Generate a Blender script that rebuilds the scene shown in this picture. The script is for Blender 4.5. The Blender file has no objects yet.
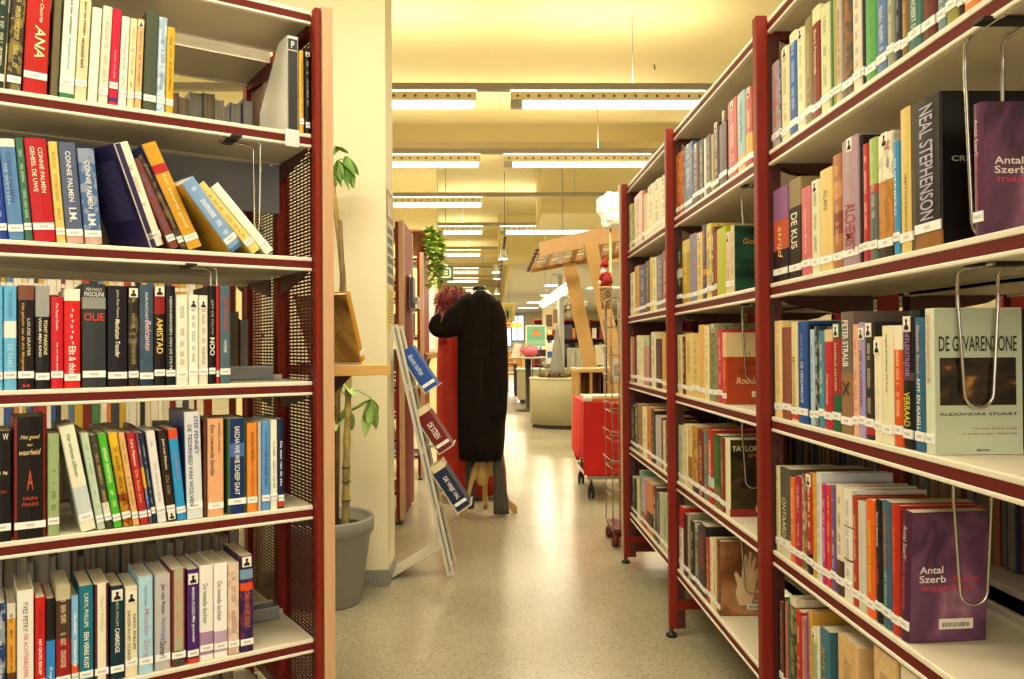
import bpy, bmesh, math, random
from mathutils import Vector, Matrix
R_ = random.Random(7)
S = bpy.context.scene
COL = S.collection
# ------------------------------------------------------------------ camera
CAM = Vector((0, 0, 1.062)); F = 800.0
YAW, PIT, ROL = 0.0259, 0.0099, -0.0070
_f = Vector((math.sin(YAW) * math.cos(PIT), math.cos(YAW) * math.cos(PIT), math.sin(PIT)))
_r = Vector((math.cos(YAW), -math.sin(YAW), 0)); _u = _r.cross(_f)
RT = _r * math.cos(ROL) + _u * math.sin(ROL); UP = -_r * math.sin(ROL) + _u * math.cos(ROL); FW = _f
cd = bpy.data.cameras.new('camera'); cam = bpy.data.objects.new('camera', cd); COL.objects.link(cam)
cd.sensor_width = 36; cd.sensor_fit = 'HORIZONTAL'; cd.lens = F / 1024 * 36; cd.clip_start = .05; cd.clip_end = 120
m = Matrix.Identity(4)
for i in range(3):
    m[i][0] = RT[i]; m[i][1] = UP[i]; m[i][2] = -FW[i]; m[i][3] = CAM[i]
cam.matrix_world = m; S.camera = cam
# ------------------------------------------------------------------ view, world, light
S.view_settings.view_transform = 'Standard'; S.view_settings.look = 'None'
S.view_settings.gamma = 1; S.view_settings.use_curve_mapping = False
S.view_settings.exposure = 0.62
S.cycles.use_denoising = True
S.cycles.max_bounces = 7; S.cycles.diffuse_bounces = 4; S.cycles.transparent_max_bounces = 8
w = bpy.data.worlds.new('world'); S.world = w; w.use_nodes = True
w.node_tree.nodes['Background'].inputs[0].default_value = (1, .9, .72, 1)
w.node_tree.nodes['Background'].inputs[1].default_value = .12
WARM = (1.0, .89, .65); LAMP_W = 27.0; NEAR_W = 17.0; REAR_W = 56.0
def area(name, loc, sx, sy, power, col, rot=(0, 0, 0)):
    l = bpy.data.lights.new(name, 'AREA'); l.shape = 'RECTANGLE'; l.size = sx; l.size_y = sy; l.energy = power; l.color = col
    o = bpy.data.objects.new(name, l); COL.objects.link(o); o.location = loc; o.rotation_euler = rot; return o
# soft whiter light added behind the camera, its source unseen
area('window_daylight', (-.4, -2.85, 1.75), 4.5, 1.6, REAR_W, (1, .95, .86), (math.radians(90), 0, math.radians(0)))
# rows of tube lights: (Y, z of lamp centre, [(x0, x1)...]); the first ones hang above and behind the camera
ROWS = [(-1.2, 2.99, [(-1.55, -.05), (.3, 1.8)]), (1.3, 2.99, [(-1.55, -.05), (.3, 1.8)]), (2.3, 2.99, [(-1.55, -.05), (.3, 1.8)]),
        (6.1, 2.965, [(-1.6, -.1), (.16, 1.66)]), (8.1, 2.965, [(-1.6, -.1), (.14, 1.64)]), (10.4, 2.965, [(-1.6, -.1), (3.2, 4.7)]),
        (12.9, 2.965, [(-.85, -.12), (.16, 1.66)]), (16.0, 2.965, [(-1.05, -.2)]), (19.7, 2.965, [(-1.2, -.3)]),
        (22.4, 2.965, [(-1.3, -.35)]), (26.0, 2.965, [(-.9, -.4)])]
for k, (yy, zz, segs) in enumerate(ROWS):
    for x0, x1 in segs:
        area('tube_glow', ((x0 + x1) / 2, yy, zz - .10), x1 - x0, .12, (NEAR_W if k < 3 else LAMP_W) * (x1 - x0) / 1.5, WARM)
        if k < 9: area('tube_uplight', ((x0 + x1) / 2, yy, zz + .117), x1 - x0, .08, (9.5 if k > 2 else 8) * (x1 - x0) / 1.5, WARM, (math.pi, 0, 0))
for yy in (6.1, 9.4, 13.5, 17):
    for xx in (-4.2, 3.8):
        area('side_row_glow', (xx, yy, 2.93), 2.4, .12, 42, WARM); area('side_row_uplight', (xx, yy, 3.0), 2.4, .12, 28, WARM, (math.pi, 0, 0))
for p in ((1.6, 18, 2.6), (1.6, 23, 2.6), (4, 20, 2.6), (-2.5, 21, 2.7), (4, 28, 2.6), (1, 30, 2.6), (.8, 34, 2.6), (-2.5, 28, 2.7)):
    area('far_panel_glow', p, 1.2, .6, 110, (1, .86, .62))  # fill lamps added to brighten the far hall
# ------------------------------------------------------------------ helpers
def ray(px, py): return (FW + RT * ((px - 512) / F) + UP * ((339.5 - py) / F))
def G(px, py, z=0.0):
    d = ray(px, py); t = (z - CAM.z) / d.z; return CAM + d * t
def AT(px, py, Y):
    d = ray(px, py); return CAM + d * (Y / d.y)
def proj(P):
    d = Vector(P) - CAM; z = d.dot(FW); return (512 + F * d.dot(RT) / z, 339.5 - F * d.dot(UP) / z)
def lin(h):
    if isinstance(h, (tuple, list)): return tuple(h)[:3]
    h = h.lstrip('#')
    if len(h) == 3: h = ''.join(c * 2 for c in h)
    v = [int(h[i:i + 2], 16) / 255 for i in (0, 2, 4)]
    return tuple(c / 12.92 if c <= .04045 else ((c + .055) / 1.055) ** 2.4 for c in v)
_m = {}
def mat(col, rough=.5, metal=0, emit=0, bump=0, bscale=60, var=0, vscale=8, spec=.5, trans=0, alpha=1):
    key = (str(col), rough, metal, emit, bump, bscale, var, vscale, spec, trans, alpha)
    if key in _m: return _m[key]
    M = bpy.data.materials.new('surface'); M.use_nodes = True; nt = M.node_tree; b = nt.nodes['Principled BSDF']
    c = lin(col)
    b.inputs['Base Color'].default_value = (*c, 1); b.inputs['Roughness'].default_value = rough
    b.inputs['Metallic'].default_value = metal; b.inputs['Specular IOR Level'].default_value = spec
    if trans: b.inputs['Transmission Weight'].default_value = trans
    if alpha < 1: b.inputs['Alpha'].default_value = alpha
    if emit: b.inputs['Emission Color'].default_value = (*c, 1); b.inputs['Emission Strength'].default_value = emit
    if bump or var:
        tc = nt.nodes.new('ShaderNodeTexCoord'); n = nt.nodes.new('ShaderNodeTexNoise')
        nt.links.new(tc.outputs['Object'], n.inputs['Vector']); n.inputs['Scale'].default_value = vscale if var else bscale
        n.inputs['Detail'].default_value = 5
        if var:
            r = nt.nodes.new('ShaderNodeValToRGB'); nt.links.new(n.outputs['Fac'], r.inputs['Fac'])
            r.color_ramp.elements[0].position = .3; r.color_ramp.elements[1].position = .7
            r.color_ramp.elements[0].color = (*[x * (1 - var) for x in c], 1); r.color_ramp.elements[1].color = (*[min(1, x * (1 + var * .6)) for x in c], 1)
            nt.links.new(r.outputs[0], b.inputs['Base Color'])
        if bump:
            n2 = nt.nodes.new('ShaderNodeTexNoise'); nt.links.new(tc.outputs['Object'], n2.inputs['Vector']); n2.inputs['Scale'].default_value = bscale
            bp = nt.nodes.new('ShaderNodeBump'); bp.inputs['Strength'].default_value = bump; bp.inputs['Distance'].default_value = .01
            nt.links.new(n2.outputs['Fac'], bp.inputs['Height']); nt.links.new(bp.outputs[0], b.inputs['Normal'])
    _m[key] = M; return M
def wood(col, dark=.75, scale=(3, 3, 40), rough=.45):
    key = ('wood', str(col), scale)
    if key in _m: return _m[key]
    M = bpy.data.materials.new('wood'); M.use_nodes = True; nt = M.node_tree; b = nt.nodes['Principled BSDF']; c = lin(col)
    tc = nt.nodes.new('ShaderNodeTexCoord'); mp = nt.nodes.new('ShaderNodeMapping'); mp.inputs['Scale'].default_value = scale
    n = nt.nodes.new('ShaderNodeTexNoise'); n.inputs['Scale'].default_value = 4; n.inputs['Detail'].default_value = 6
    r = nt.nodes.new('ShaderNodeValToRGB'); r.color_ramp.elements[0].color = (*[x * dark for x in c], 1); r.color_ramp.elements[1].color = (*c, 1)
    r.color_ramp.elements[0].position = .35; r.color_ramp.elements[1].position = .65
    nt.links.new(tc.outputs['Object'], mp.inputs[0]); nt.links.new(mp.outputs[0], n.inputs['Vector']); nt.links.new(n.outputs['Fac'], r.inputs[0]); nt.links.new(r.outputs[0], b.inputs['Base Color'])
    b.inputs['Roughness'].default_value = rough
    _m[key] = M; return M
class MB:
    def __init__(s): s.bm = bmesh.new()
    def _fin(s, vs, mi):
        fs = set(f for v in vs for f in v.link_faces)
        for f in fs: f.material_index = mi
    def box(s, a, b, mi=0, bev=0, M=None):
        a, b = Vector(a), Vector(b); lo = Vector([min(a[i], b[i]) for i in range(3)]); hi = Vector([max(a[i], b[i]) for i in range(3)])
        t = bmesh.new(); bmesh.ops.create_cube(t, size=1)
        for v in t.verts: v.co = Vector([(lo[i] + hi[i]) / 2 + v.co[i] * (hi[i] - lo[i]) for i in range(3)])
        if bev: bmesh.ops.bevel(t, geom=t.edges[:], offset=min(bev, min(hi - lo) * .45), segments=2, profile=.5, affect='EDGES')
        return s._merge(t, mi, M)
    def _merge(s, t, mi, M=None, smooth=False):
        if M is not None: t.transform(M)
        mp = {v: s.bm.verts.new(v.co) for v in t.verts}
        for f in t.faces:
            try:
                nf = s.bm.faces.new([mp[v] for v in f.verts]); nf.material_index = f.material_index or mi; nf.smooth = smooth
            except ValueError: pass
        t.free(); return s
    def tube(s, pts, r, mi=0, seg=8, smooth=True, cap=True):
        pts = [Vector(p) for p in pts]; rs = r if isinstance(r, (list, tuple)) else [r] * len(pts)
        rings = []; prev = None
        for i, p in enumerate(pts):
            d = (pts[min(i + 1, len(pts) - 1)] - pts[max(i - 1, 0)]).normalized()
            if prev is None: a = d.orthogonal().normalized()
            else:
                a = prev - d * prev.dot(d); a = a.normalized() if a.length > 1e-6 else d.orthogonal().normalized()
            prev = a; b = d.cross(a)
            rings.append([s.bm.verts.new(p + (a * math.cos(2 * math.pi * k / seg) + b * math.sin(2 * math.pi * k / seg)) * rs[i]) for k in range(seg)])
        for i in range(len(rings) - 1):
            for k in range(seg):
                f = s.bm.faces.new([rings[i][k], rings[i][(k + 1) % seg], rings[i + 1][(k + 1) % seg], rings[i + 1][k]]); f.material_index = mi; f.smooth = smooth
        if cap:
            for q in (rings[0][::-1], rings[-1]):
                f = s.bm.faces.new(q); f.material_index = mi
        return s
    def lathe(s, prof, mi=0, seg=32, c=(0, 0, 0), smooth=True, cap=True, sx=1, sy=1):
        c = Vector(c)
        rings = [[s.bm.verts.new(c + Vector((r * sx * math.cos(2 * math.pi * k / seg), r * sy * math.sin(2 * math.pi * k / seg), z))) for k in range(seg)] for r, z in prof]
        for i in range(len(rings) - 1):
            for k in range(seg):
                f = s.bm.faces.new([rings[i][k], rings[i][(k + 1) % seg], rings[i + 1][(k + 1) % seg], rings[i + 1][k]]); f.material_index = mi; f.smooth = smooth
        if cap:
            s.bm.faces.new(rings[0][::-1]).material_index = mi; s.bm.faces.new(rings[-1]).material_index = mi
        return s
    def loft(s, rings, mi=0, smooth=True, cap=True):
        rr = [[s.bm.verts.new(p) for p in r] for r in rings]; n = len(rr[0])
        for i in range(len(rr) - 1):
            for k in range(n):
                f = s.bm.faces.new([rr[i][k], rr[i][(k + 1) % n], rr[i + 1][(k + 1) % n], rr[i + 1][k]]); f.material_index = mi; f.smooth = smooth
        if cap:
            s.bm.faces.new(rr[0][::-1]).material_index = mi; s.bm.faces.new(rr[-1]).material_index = mi
        return s
    def prism(s, poly, axis, a, b, mi=0):
        # poly: 2D points; axis 'y': poly in (x,z) extruded along y from a to b, etc.
        def mk(p, t): return {'y': (p[0], t, p[1]), 'x': (t, p[0], p[1]), 'z': (p[0], p[1], t)}[axis]
        A = [s.bm.verts.new(mk(p, a)) for p in poly]; B = [s.bm.verts.new(mk(p, b)) for p in poly]; n = len(poly)
        for k in range(n): s.bm.faces.new([A[k], A[(k + 1) % n], B[(k + 1) % n], B[k]]).material_index = mi
        s.bm.faces.new(A[::-1]).material_index = mi; s.bm.faces.new(B).material_index = mi; return s
    def beam(s, p, q, wv, hv, mi=0):
        # bar from p to q with half extents along vectors wv, hv
        p, q, wv, hv = map(Vector, (p, q, wv, hv))
        return s.loft([[e + wv + hv, e - wv + hv, e - wv - hv, e + wv - hv] for e in (p, q)], mi, smooth=False)
    def blob(s, c, r, mi=0, sub=2, j=0, sc=(1, 1, 1)):
        t = bmesh.new(); bmesh.ops.create_icosphere(t, subdivisions=sub, radius=1)
        for v in t.verts:
            k = r * (1 + R_.uniform(-j, j)); v.co = Vector((v.co.x * k * sc[0], v.co.y * k * sc[1], v.co.z * k * sc[2])) + Vector(c)
        return s._merge(t, mi, None, True)
    def build(s, name, mats, parent=None, loc=None):
        bmesh.ops.recalc_face_normals(s.bm, faces=s.bm.faces[:])
        me = bpy.data.meshes.new(name); s.bm.to_mesh(me); s.bm.free()
        for q in (mats if isinstance(mats, (list, tuple)) else [mats]): me.materials.append(q)
        return link(name, me, parent, loc)
def link(name, me, parent=None, loc=None):
    o = bpy.data.objects.new(name, me); COL.objects.link(o)
    if parent: o.parent = parent
    if loc is not None: o.location = loc
    return o
LABELS = {}
def tag(o, label, cat, group=None, kind=None):
    o['label'] = label; o['category'] = cat
    if group: o['group'] = group
    if kind: o['kind'] = kind
    return o
def empty(name, loc=(0, 0, 0), rz=0, label=None, cat=None, group=None):
    o = bpy.data.objects.new(name, None); COL.objects.link(o); o.location = loc; o.rotation_euler = (0, 0, rz); o.empty_display_size = .05
    if label: tag(o, label, cat, group)
    return o
def struct(o): o['kind'] = 'structure'; return o
_tx = {}
def text_mesh(s, L, H, shear=0, fat=0):
    """flat letters centred on the origin, fitted to a box L long and H high"""
    key = (s, round(L, 4), round(H, 4), shear, fat)
    if key in _tx: return _tx[key].copy()
    c = bpy.data.curves.new('lettering', 'FONT'); c.body = s; c.size = 1; c.shear = shear; c.offset = fat; c.resolution_u = 3
    o = bpy.data.objects.new('lettering', c); COL.objects.link(o)
    dg = bpy.context.evaluated_depsgraph_get(); me = bpy.data.meshes.new_from_object(o.evaluated_get(dg))
    bpy.data.objects.remove(o)
    xs = [v.co.x for v in me.vertices]; ys = [v.co.y for v in me.vertices]
    cx, cy = (min(xs) + max(xs)) / 2, (min(ys) + max(ys)) / 2; dx, dy = max(xs) - min(xs), max(ys) - min(ys)
    for v in me.vertices: v.co.x = (v.co.x - cx) / dx * L; v.co.y = (v.co.y - cy) / dy * H
    _tx[key] = me; return me.copy()
def letters(s, L, H, X, Y, loc, col, parent, name='lettering', shear=0, fat=.01, rough=.5):
    """X, Y: unit vectors of the reading direction and of letter-up in the parent's space"""
    me = text_mesh(s, L, H, shear, fat); X, Y, loc = Vector(X), Vector(Y), Vector(loc)
    for v in me.vertices: v.co = loc + X * v.co.x + Y * v.co.y
    me.materials.append(mat(col, rough)); return link(name, me, parent)
# ------------------------------------------------------------------ book material (bands and printed lines are part of the jacket)
def make_group():
    g = bpy.data.node_groups.new('jacket', 'ShaderNodeTree'); I = g.interface
    for n, t in (('Base', 'NodeSocketColor'), ('Print', 'NodeSocketColor'), ('Band1', 'NodeSocketColor'), ('Band2', 'NodeSocketColor')): I.new_socket(n, in_out='INPUT', socket_type=t)
    for n in ('Half', 'Z0', 'Z1', 'B1lo', 'B1hi', 'B2lo', 'B2hi', 'Seed', 'Amount', 'Art'): I.new_socket(n, in_out='INPUT', socket_type='NodeSocketFloat')
    I.new_socket('Color', in_out='OUTPUT', socket_type='NodeSocketColor')
    N = g.nodes; L = g.links; gi = N.new('NodeGroupInput'); go = N.new('NodeGroupOutput')
    def mth(op, a, b=None, clamp=False):
        n = N.new('ShaderNodeMath'); n.operation = op; n.use_clamp = clamp
        for i, v in enumerate((a, b)):
            if v is None: continue
            if isinstance(v, (int, float)): n.inputs[i].default_value = v
            else: L.new(v, n.inputs[i])
        return n.outputs[0]
    tc = N.new('ShaderNodeTexCoord'); sp = N.new('ShaderNodeSeparateXYZ'); L.new(tc.outputs['Object'], sp.inputs[0])
    x, y, z = sp.outputs
    def noise(vx, vz, w, det=1):
        cb = N.new('ShaderNodeCombineXYZ'); L.new(vx, cb.inputs[0]); L.new(vz, cb.inputs[1]); L.new(w, cb.inputs[2])
        n = N.new('ShaderNodeTexNoise'); n.inputs['Scale'].default_value = 1; n.inputs['Detail'].default_value = det; L.new(cb.outputs[0], n.inputs['Vector']); return n.outputs['Fac']
    seed = gi.outputs['Seed']
    letter = mth('GREATER_THAN', noise(mth('MULTIPLY', x, 620), mth('MULTIPLY', z, 820), seed), .5)
    words = mth('GREATER_THAN', noise(seed, mth('MULTIPLY', z, 55), seed), .46)
    inx = mth('LESS_THAN', mth('ABSOLUTE', x), mth('MULTIPLY', gi.outputs['Half'], .36))
    inz = mth('MULTIPLY', mth('GREATER_THAN', z, gi.outputs['Z0']), mth('LESS_THAN', z, gi.outputs['Z1']))
    iny = mth('LESS_THAN', y, .004)
    pr = mth('MULTIPLY', mth('MULTIPLY', letter, words), mth('MULTIPLY', inx, mth('MULTIPLY', inz, iny)))
    pr = mth('MULTIPLY', pr, gi.outputs['Amount'])
    def mix(f, a, b):
        n = N.new('ShaderNodeMix'); n.data_type = 'RGBA'; L.new(f, n.inputs[0]); L.new(a, n.inputs[6]); L.new(b, n.inputs[7]); return n.outputs[2]
    def inb(lo, hi): return mth('MULTIPLY', mth('GREATER_THAN', z, gi.outputs[lo]), mth('LESS_THAN', z, gi.outputs[hi]))
    c = mix(inb('B1lo', 'B1hi'), gi.outputs['Base'], gi.outputs['Band1'])
    c = mix(inb('B2lo', 'B2hi'), c, gi.outputs['Band2'])
    xy = mth('ADD', x, y)
    art = mth('MULTIPLY', mth('GREATER_THAN', noise(mth('MULTIPLY', xy, 60), mth('MULTIPLY', z, 40), seed, 4), .53), gi.outputs['Art'])
    c = mix(art, c, gi.outputs['Band2'])
    c = mix(pr, c, gi.outputs['Print']); L.new(c, go.inputs[0]); return g
JG = make_group()
def jacket(base, pcol, t, h, z0, z1, b1=None, b2=None, amount=.9, art=0, rough=.33):
    M = bpy.data.materials.new('book_jacket'); M.use_nodes = True; nt = M.node_tree; b = nt.nodes['Principled BSDF']
    g = nt.nodes.new('ShaderNodeGroup'); g.node_tree = JG
    def S_(n, v): g.inputs[n].default_value = v
    S_('Base', (*lin(base), 1)); S_('Print', (*lin(pcol), 1)); S_('Half', t / 2); S_('Z0', z0); S_('Z1', z1); S_('Seed', R_.uniform(0, 90)); S_('Amount', amount); S_('Art', art)
    S_('Band1', (0, 0, 0, 1)); S_('Band2', (*lin(pcol), 1)); S_('B1lo', 9); S_('B1hi', 9); S_('B2lo', 9); S_('B2hi', 9)
    if b1: S_('Band1', (*lin(b1[2]), 1)); S_('B1lo', b1[0] * h - .0001); S_('B1hi', b1[1] * h + .0001)
    if b2: S_('Band2', (*lin(b2[2]), 1)); S_('B2lo', b2[0] * h - .0001); S_('B2hi', b2[1] * h + .0001)
    nt.links.new(g.outputs[0], b.inputs['Base Color']); b.inputs['Roughness'].default_value = rough + .1; b.inputs['Specular IOR Level'].default_value = .22
    return M
def lined(col, lc, scale, axis, rough=.8):
    """paper block: fine lines along one axis"""
    key = ('lined', str(col), scale, axis)
    if key in _m: return _m[key]
    M = bpy.data.materials.new('paper_edges'); M.use_nodes = True; nt = M.node_tree; b = nt.nodes['Principled BSDF']
    tc = nt.nodes.new('ShaderNodeTexCoord'); mp = nt.nodes.new('ShaderNodeMapping'); mp.inputs['Scale'].default_value = [scale if i == axis else 2 for i in range(3)]
    n = nt.nodes.new('ShaderNodeTexNoise'); n.inputs['Scale'].default_value = 1; nt.links.new(tc.outputs['Object'], mp.inputs[0]); nt.links.new(mp.outputs[0], n.inputs['Vector'])
    mx = nt.nodes.new('ShaderNodeMix'); mx.data_type = 'RGBA'; nt.links.new(n.outputs['Fac'], mx.inputs[0]); mx.inputs[6].default_value = (*lin(lc), 1); mx.inputs[7].default_value = (*lin(col), 1)
    nt.links.new(mx.outputs[2], b.inputs['Base Color']); b.inputs['Roughness'].default_value = rough
    _m[key] = M; return M
PAGES = [lined('f0e6cc', 'a89a7c', 900, 0), lined('e6dcc0', 'a5977a', 900, 0), lined('f4eddb', 'b8ad93', 900, 0)]
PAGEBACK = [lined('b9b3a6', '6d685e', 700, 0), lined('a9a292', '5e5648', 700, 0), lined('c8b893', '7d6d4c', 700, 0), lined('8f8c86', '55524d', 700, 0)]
def sticker_mat():
    M = bpy.data.materials.new('sticker'); M.use_nodes = True; nt = M.node_tree; b = nt.nodes['Principled BSDF']
    tc = nt.nodes.new('ShaderNodeTexCoord'); mp = nt.nodes.new('ShaderNodeMapping'); mp.inputs['Scale'].default_value = (1300, 0, 700)
    n = nt.nodes.new('ShaderNodeTexNoise'); n.inputs['Scale'].default_value = 1; nt.links.new(tc.outputs['Object'], mp.inputs[0]); nt.links.new(mp.outputs[0], n.inputs['Vector'])
    sp = nt.nodes.new('ShaderNodeSeparateXYZ'); nt.links.new(tc.outputs['Object'], sp.inputs[0])
    a = nt.nodes.new('ShaderNodeMath'); a.operation = 'COMPARE'; nt.links.new(sp.outputs[2], a.inputs[0]); a.inputs[1].default_value = 0; a.inputs[2].default_value = .0026
    a2 = nt.nodes.new('ShaderNodeMath'); a2.operation = 'COMPARE'; nt.links.new(sp.outputs[0], a2.inputs[0]); a2.inputs[1].default_value = 0; a2.inputs[2].default_value = .008
    g = nt.nodes.new('ShaderNodeMath'); g.operation = 'GREATER_THAN'; nt.links.new(n.outputs['Fac'], g.inputs[0]); g.inputs[1].default_value = .52
    q = nt.nodes.new('ShaderNodeMath'); q.operation = 'MULTIPLY'; nt.links.new(a.outputs[0], q.inputs[0]); nt.links.new(g.outputs[0], q.inputs[1])
    q2 = nt.nodes.new('ShaderNodeMath'); q2.operation = 'MULTIPLY'; nt.links.new(q.outputs[0], q2.inputs[0]); nt.links.new(a2.outputs[0], q2.inputs[1])
    mx = nt.nodes.new('ShaderNodeMix'); mx.data_type = 'RGBA'; nt.links.new(q2.outputs[0], mx.inputs[0]); mx.inputs[6].default_value = (.86, .86, .84, 1); mx.inputs[7].default_value = (.12, .12, .12, 1)
    nt.links.new(mx.outputs[2], b.inputs['Base Color']); b.inputs['Roughness'].default_value = .4; return M
STICK = sticker_mat()
def cover_mesh(t, d, h, r=.0015, wrap=.0017):
    """U shaped case: two boards and a slightly rounded spine, local x thickness (centred), y depth from the spine, z height"""
    k = min(r * 2.2, t * .3)
    outer = [(-t / 2, d), (-t / 2, k), (-t / 2 + k * .35, k * .3), (-t / 2 + k, 0), (0, -min(.0012, t * .05)), (t / 2 - k, 0), (t / 2 - k * .35, k * .3), (t / 2, k), (t / 2, d)]
    wv = min(wrap, t * .2)
    inner = [(t / 2 - wv, d), (t / 2 - wv, k + wv), (-t / 2 + wv, k + wv), (-t / 2 + wv, d)]
    return outer + inner
def book(name, frame, s, y0, z, t, h, d, base, pcol='222222', lean=0, yaw=0, back=False, soft=False, label=None, cat='book', group=None, o=None, simple=False):
    o = o or {}
    O, ang = frame; u = Vector((math.cos(ang), math.sin(ang), 0)); n = Vector((-math.sin(ang), math.cos(ang), 0))
    e = bpy.data.objects.new(name, None); COL.objects.link(e); e.empty_display_size = .03
    piv = (t / 2 if lean > 0 else -t / 2) if lean else 0
    # position of the pivot corner
    P = Vector(O) + u * (s + piv) + n * y0; P.z = z + .0004
    Mx = Matrix.Translation(P) @ Matrix.Rotation(ang + math.radians(yaw) + (math.pi if back else 0), 4, 'Z') @ Matrix.Rotation(math.radians(lean), 4, 'Y') @ Matrix.Translation((-piv, 0, 0))
    e.matrix_world = Mx
    z0, z1 = o.get('z', (.22, .9)); amount = 0 if 'T' in o else o.get('amt', .85)
    M = jacket(base, pcol, t, h, z0 * h, z1 * h, o.get('b1'), o.get('b2'), amount, o.get('art', 0), o.get('rough', .33))
    mb = MB(); n0 = cover_mesh(t, d, h, .0026 if 'edge' in o else .0015); mb.prism(n0, 'z', 0, h)
    sc = o.get('side') or o.get('edge')
    if sc:
        mb.bm.faces.ensure_lookup_table()
        for k in ((0, 7) if 'side' in o else (0, 1, 2, 5, 6, 7)): mb.bm.faces[k].material_index = 1
    mb.build('cover', [M, mat(sc, .35, var=.1, vscale=30)] if sc else M, e)
    inset = .0005 if soft else .003
    w_ = min(.0017, t * .2)
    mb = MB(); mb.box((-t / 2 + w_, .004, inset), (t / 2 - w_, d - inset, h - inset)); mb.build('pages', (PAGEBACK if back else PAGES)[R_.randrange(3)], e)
    if o.get('st', 1) and not back and t > .004:
        sz = o.get('stz', .028) + R_.uniform(-.005, .004); sh = .015; mb = MB(); sw = min(t - .0006, t * .96)
        mb.box((-sw / 2, -.0016, -sh / 2), (sw / 2, .0012, sh / 2), bev=.0003); st = mb.build('spine_sticker', STICK, e, (0, 0, sz)); 
    for T in o.get('T', []):
        txt, col, c, L, Hh = T[:5]; mode = T[5] if len(T) > 5 else 'v'; xo = T[6] if len(T) > 6 else 0; sh = T[7] if len(T) > 7 else 0
        if mode == 'v': letters(txt, L * h, Hh * t, (0, 0, -1), (1, 0, 0), (xo * t, -.0018, c * h), col, e, 'spine_lettering', sh)
        else: letters(txt, L * t, Hh * h, (1, 0, 0), (0, 0, 1), (xo * t, -.0018, c * h), col, e, 'spine_lettering', sh)
    if 'icon' in o and not back:   # small white square with a black pictogram at the top of the spine
        zz = o['icon'] * h; a = min(t * .42, .011); mb = MB()
        mb.box((-a, -.0015, zz - a * 1.15), (a, .001, zz + a * 1.15)); sq = mb.build('genre_sticker', mat('e9e4d4', .5), e)
        mb = MB(); mb.blob((0, 0, a * .45), a * .36, sub=1, sc=(1, .2, 1)); mb.lathe([(a * .66, -a * .85), (a * .62, -a * .4), (a * .3, -a * .12), (a * .16, a * .2)], seg=12, sy=.15)
        mb.build('pictogram', mat('111111', .6), sq, (0, -.0016, zz))
    if label: tag(e, label, cat, group)
    return e
def on_frame(frame, y0, px, z):
    """s coordinate along a shelf for a photo column px, at shelf height z"""
    O, ang = frame; u = Vector((math.cos(ang), math.sin(ang), 0)); n = Vector((-math.sin(ang), math.cos(ang), 0))
    py = 340
    for _ in range(4):
        d = ray(px, py); P0 = Vector((O[0], O[1], 0)) + n * y0
        t = (P0 - CAM).dot(n) / d.dot(n); P = CAM + d * t; s = (P - P0).dot(u)
        Q = P0 + u * s; Q.z = z; py = proj(Q)[1]
    return s
def z_at(frame, y0, px, py):
    O, ang = frame; n = Vector((-math.sin(ang), math.cos(ang), 0)); d = ray(px, py); P0 = Vector((O[0], O[1], 0)) + n * y0
    return (CAM + d * ((P0 - CAM).dot(n) / d.dot(n))).z
ALLB = []
def row(frame, z, items, where, group, y0=.008, dflt_d=None):
    """items: (x0, x1, ytop, colour, print colour, description, options)"""
    slo = on_frame(frame, y0, items[0][0], z); shi = on_frame(frame, y0, items[-1][1], z); lo = slo
    if frame is RF:
        kb = round((slo + on_frame(frame, y0, items[len(items) // 2][1], z)) / 2 - .5); kb = max(0, min(2, kb)); lo = max(slo, kb + .0163)
    def rm(s): return lo + (s - slo) * (shi - lo) / (shi - slo)
    for it in items:
        x0, x1, yt, base, pc, desc = it[:6]; o = dict(it[6]) if len(it) > 6 else {}
        yy = y0 + o.get('in', 0)
        s0 = on_frame(frame, yy, x0, z); s1 = on_frame(frame, yy, x1, z)
        if frame is RF:
            s0, s1 = rm(s0), min(rm(s1), kb + 1 - .0165)
        else: s1 = min(s1, -.0005)
        lean = o.get('lean', 0); cs = math.cos(math.radians(lean))
        tx = (x0 + x1) / 2 + o.get('tx', 0)
        h = (z_at(frame, yy, tx, yt) - z) / cs
        h = o.get('h', h)
        t = max(.0035, (s1 - s0) * cs - .0007); d = o.get('d', min(.19, max(.10, h * .68)))
        lab = desc + ' on ' + where
        assert lab not in LABELS, lab
        assert 4 <= len(lab.split()) <= 16, lab
        LABELS[lab] = 1
        e = book('book', frame, (s0 + s1) / 2 if not lean else (s1 - t / 2 if lean > 0 else s0 + t / 2), yy, z, t, h, d, base, pc, lean, o.get('yaw', 0), False, R_.random() < .6, lab, 'book', group, o)
        e['_t'] = t; e['_h'] = h; e['_d'] = d; del e['_t'], e['_h'], e['_d']
        ALLB.append((desc, e, t, h, d, (s0 + s1) / 2))
        if 'face' in o: o['face'](e, t, h, d)
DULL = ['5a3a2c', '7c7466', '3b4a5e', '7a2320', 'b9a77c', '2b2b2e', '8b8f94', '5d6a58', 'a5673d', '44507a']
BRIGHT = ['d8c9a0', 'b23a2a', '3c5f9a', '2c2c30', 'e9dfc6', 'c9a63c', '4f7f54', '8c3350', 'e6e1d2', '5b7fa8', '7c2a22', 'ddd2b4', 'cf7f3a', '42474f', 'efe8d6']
MASS = MB(); MASSM = [mat(c, .4) for c in DULL + BRIGHT] + [lined('b9b3a6', '6d685e', 160, 0), lined('a89c80', '5e5244', 160, 1), lined('efe6cc', 'a89a7c', 200, 0), mat('e6e2d6', .5)]
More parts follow.
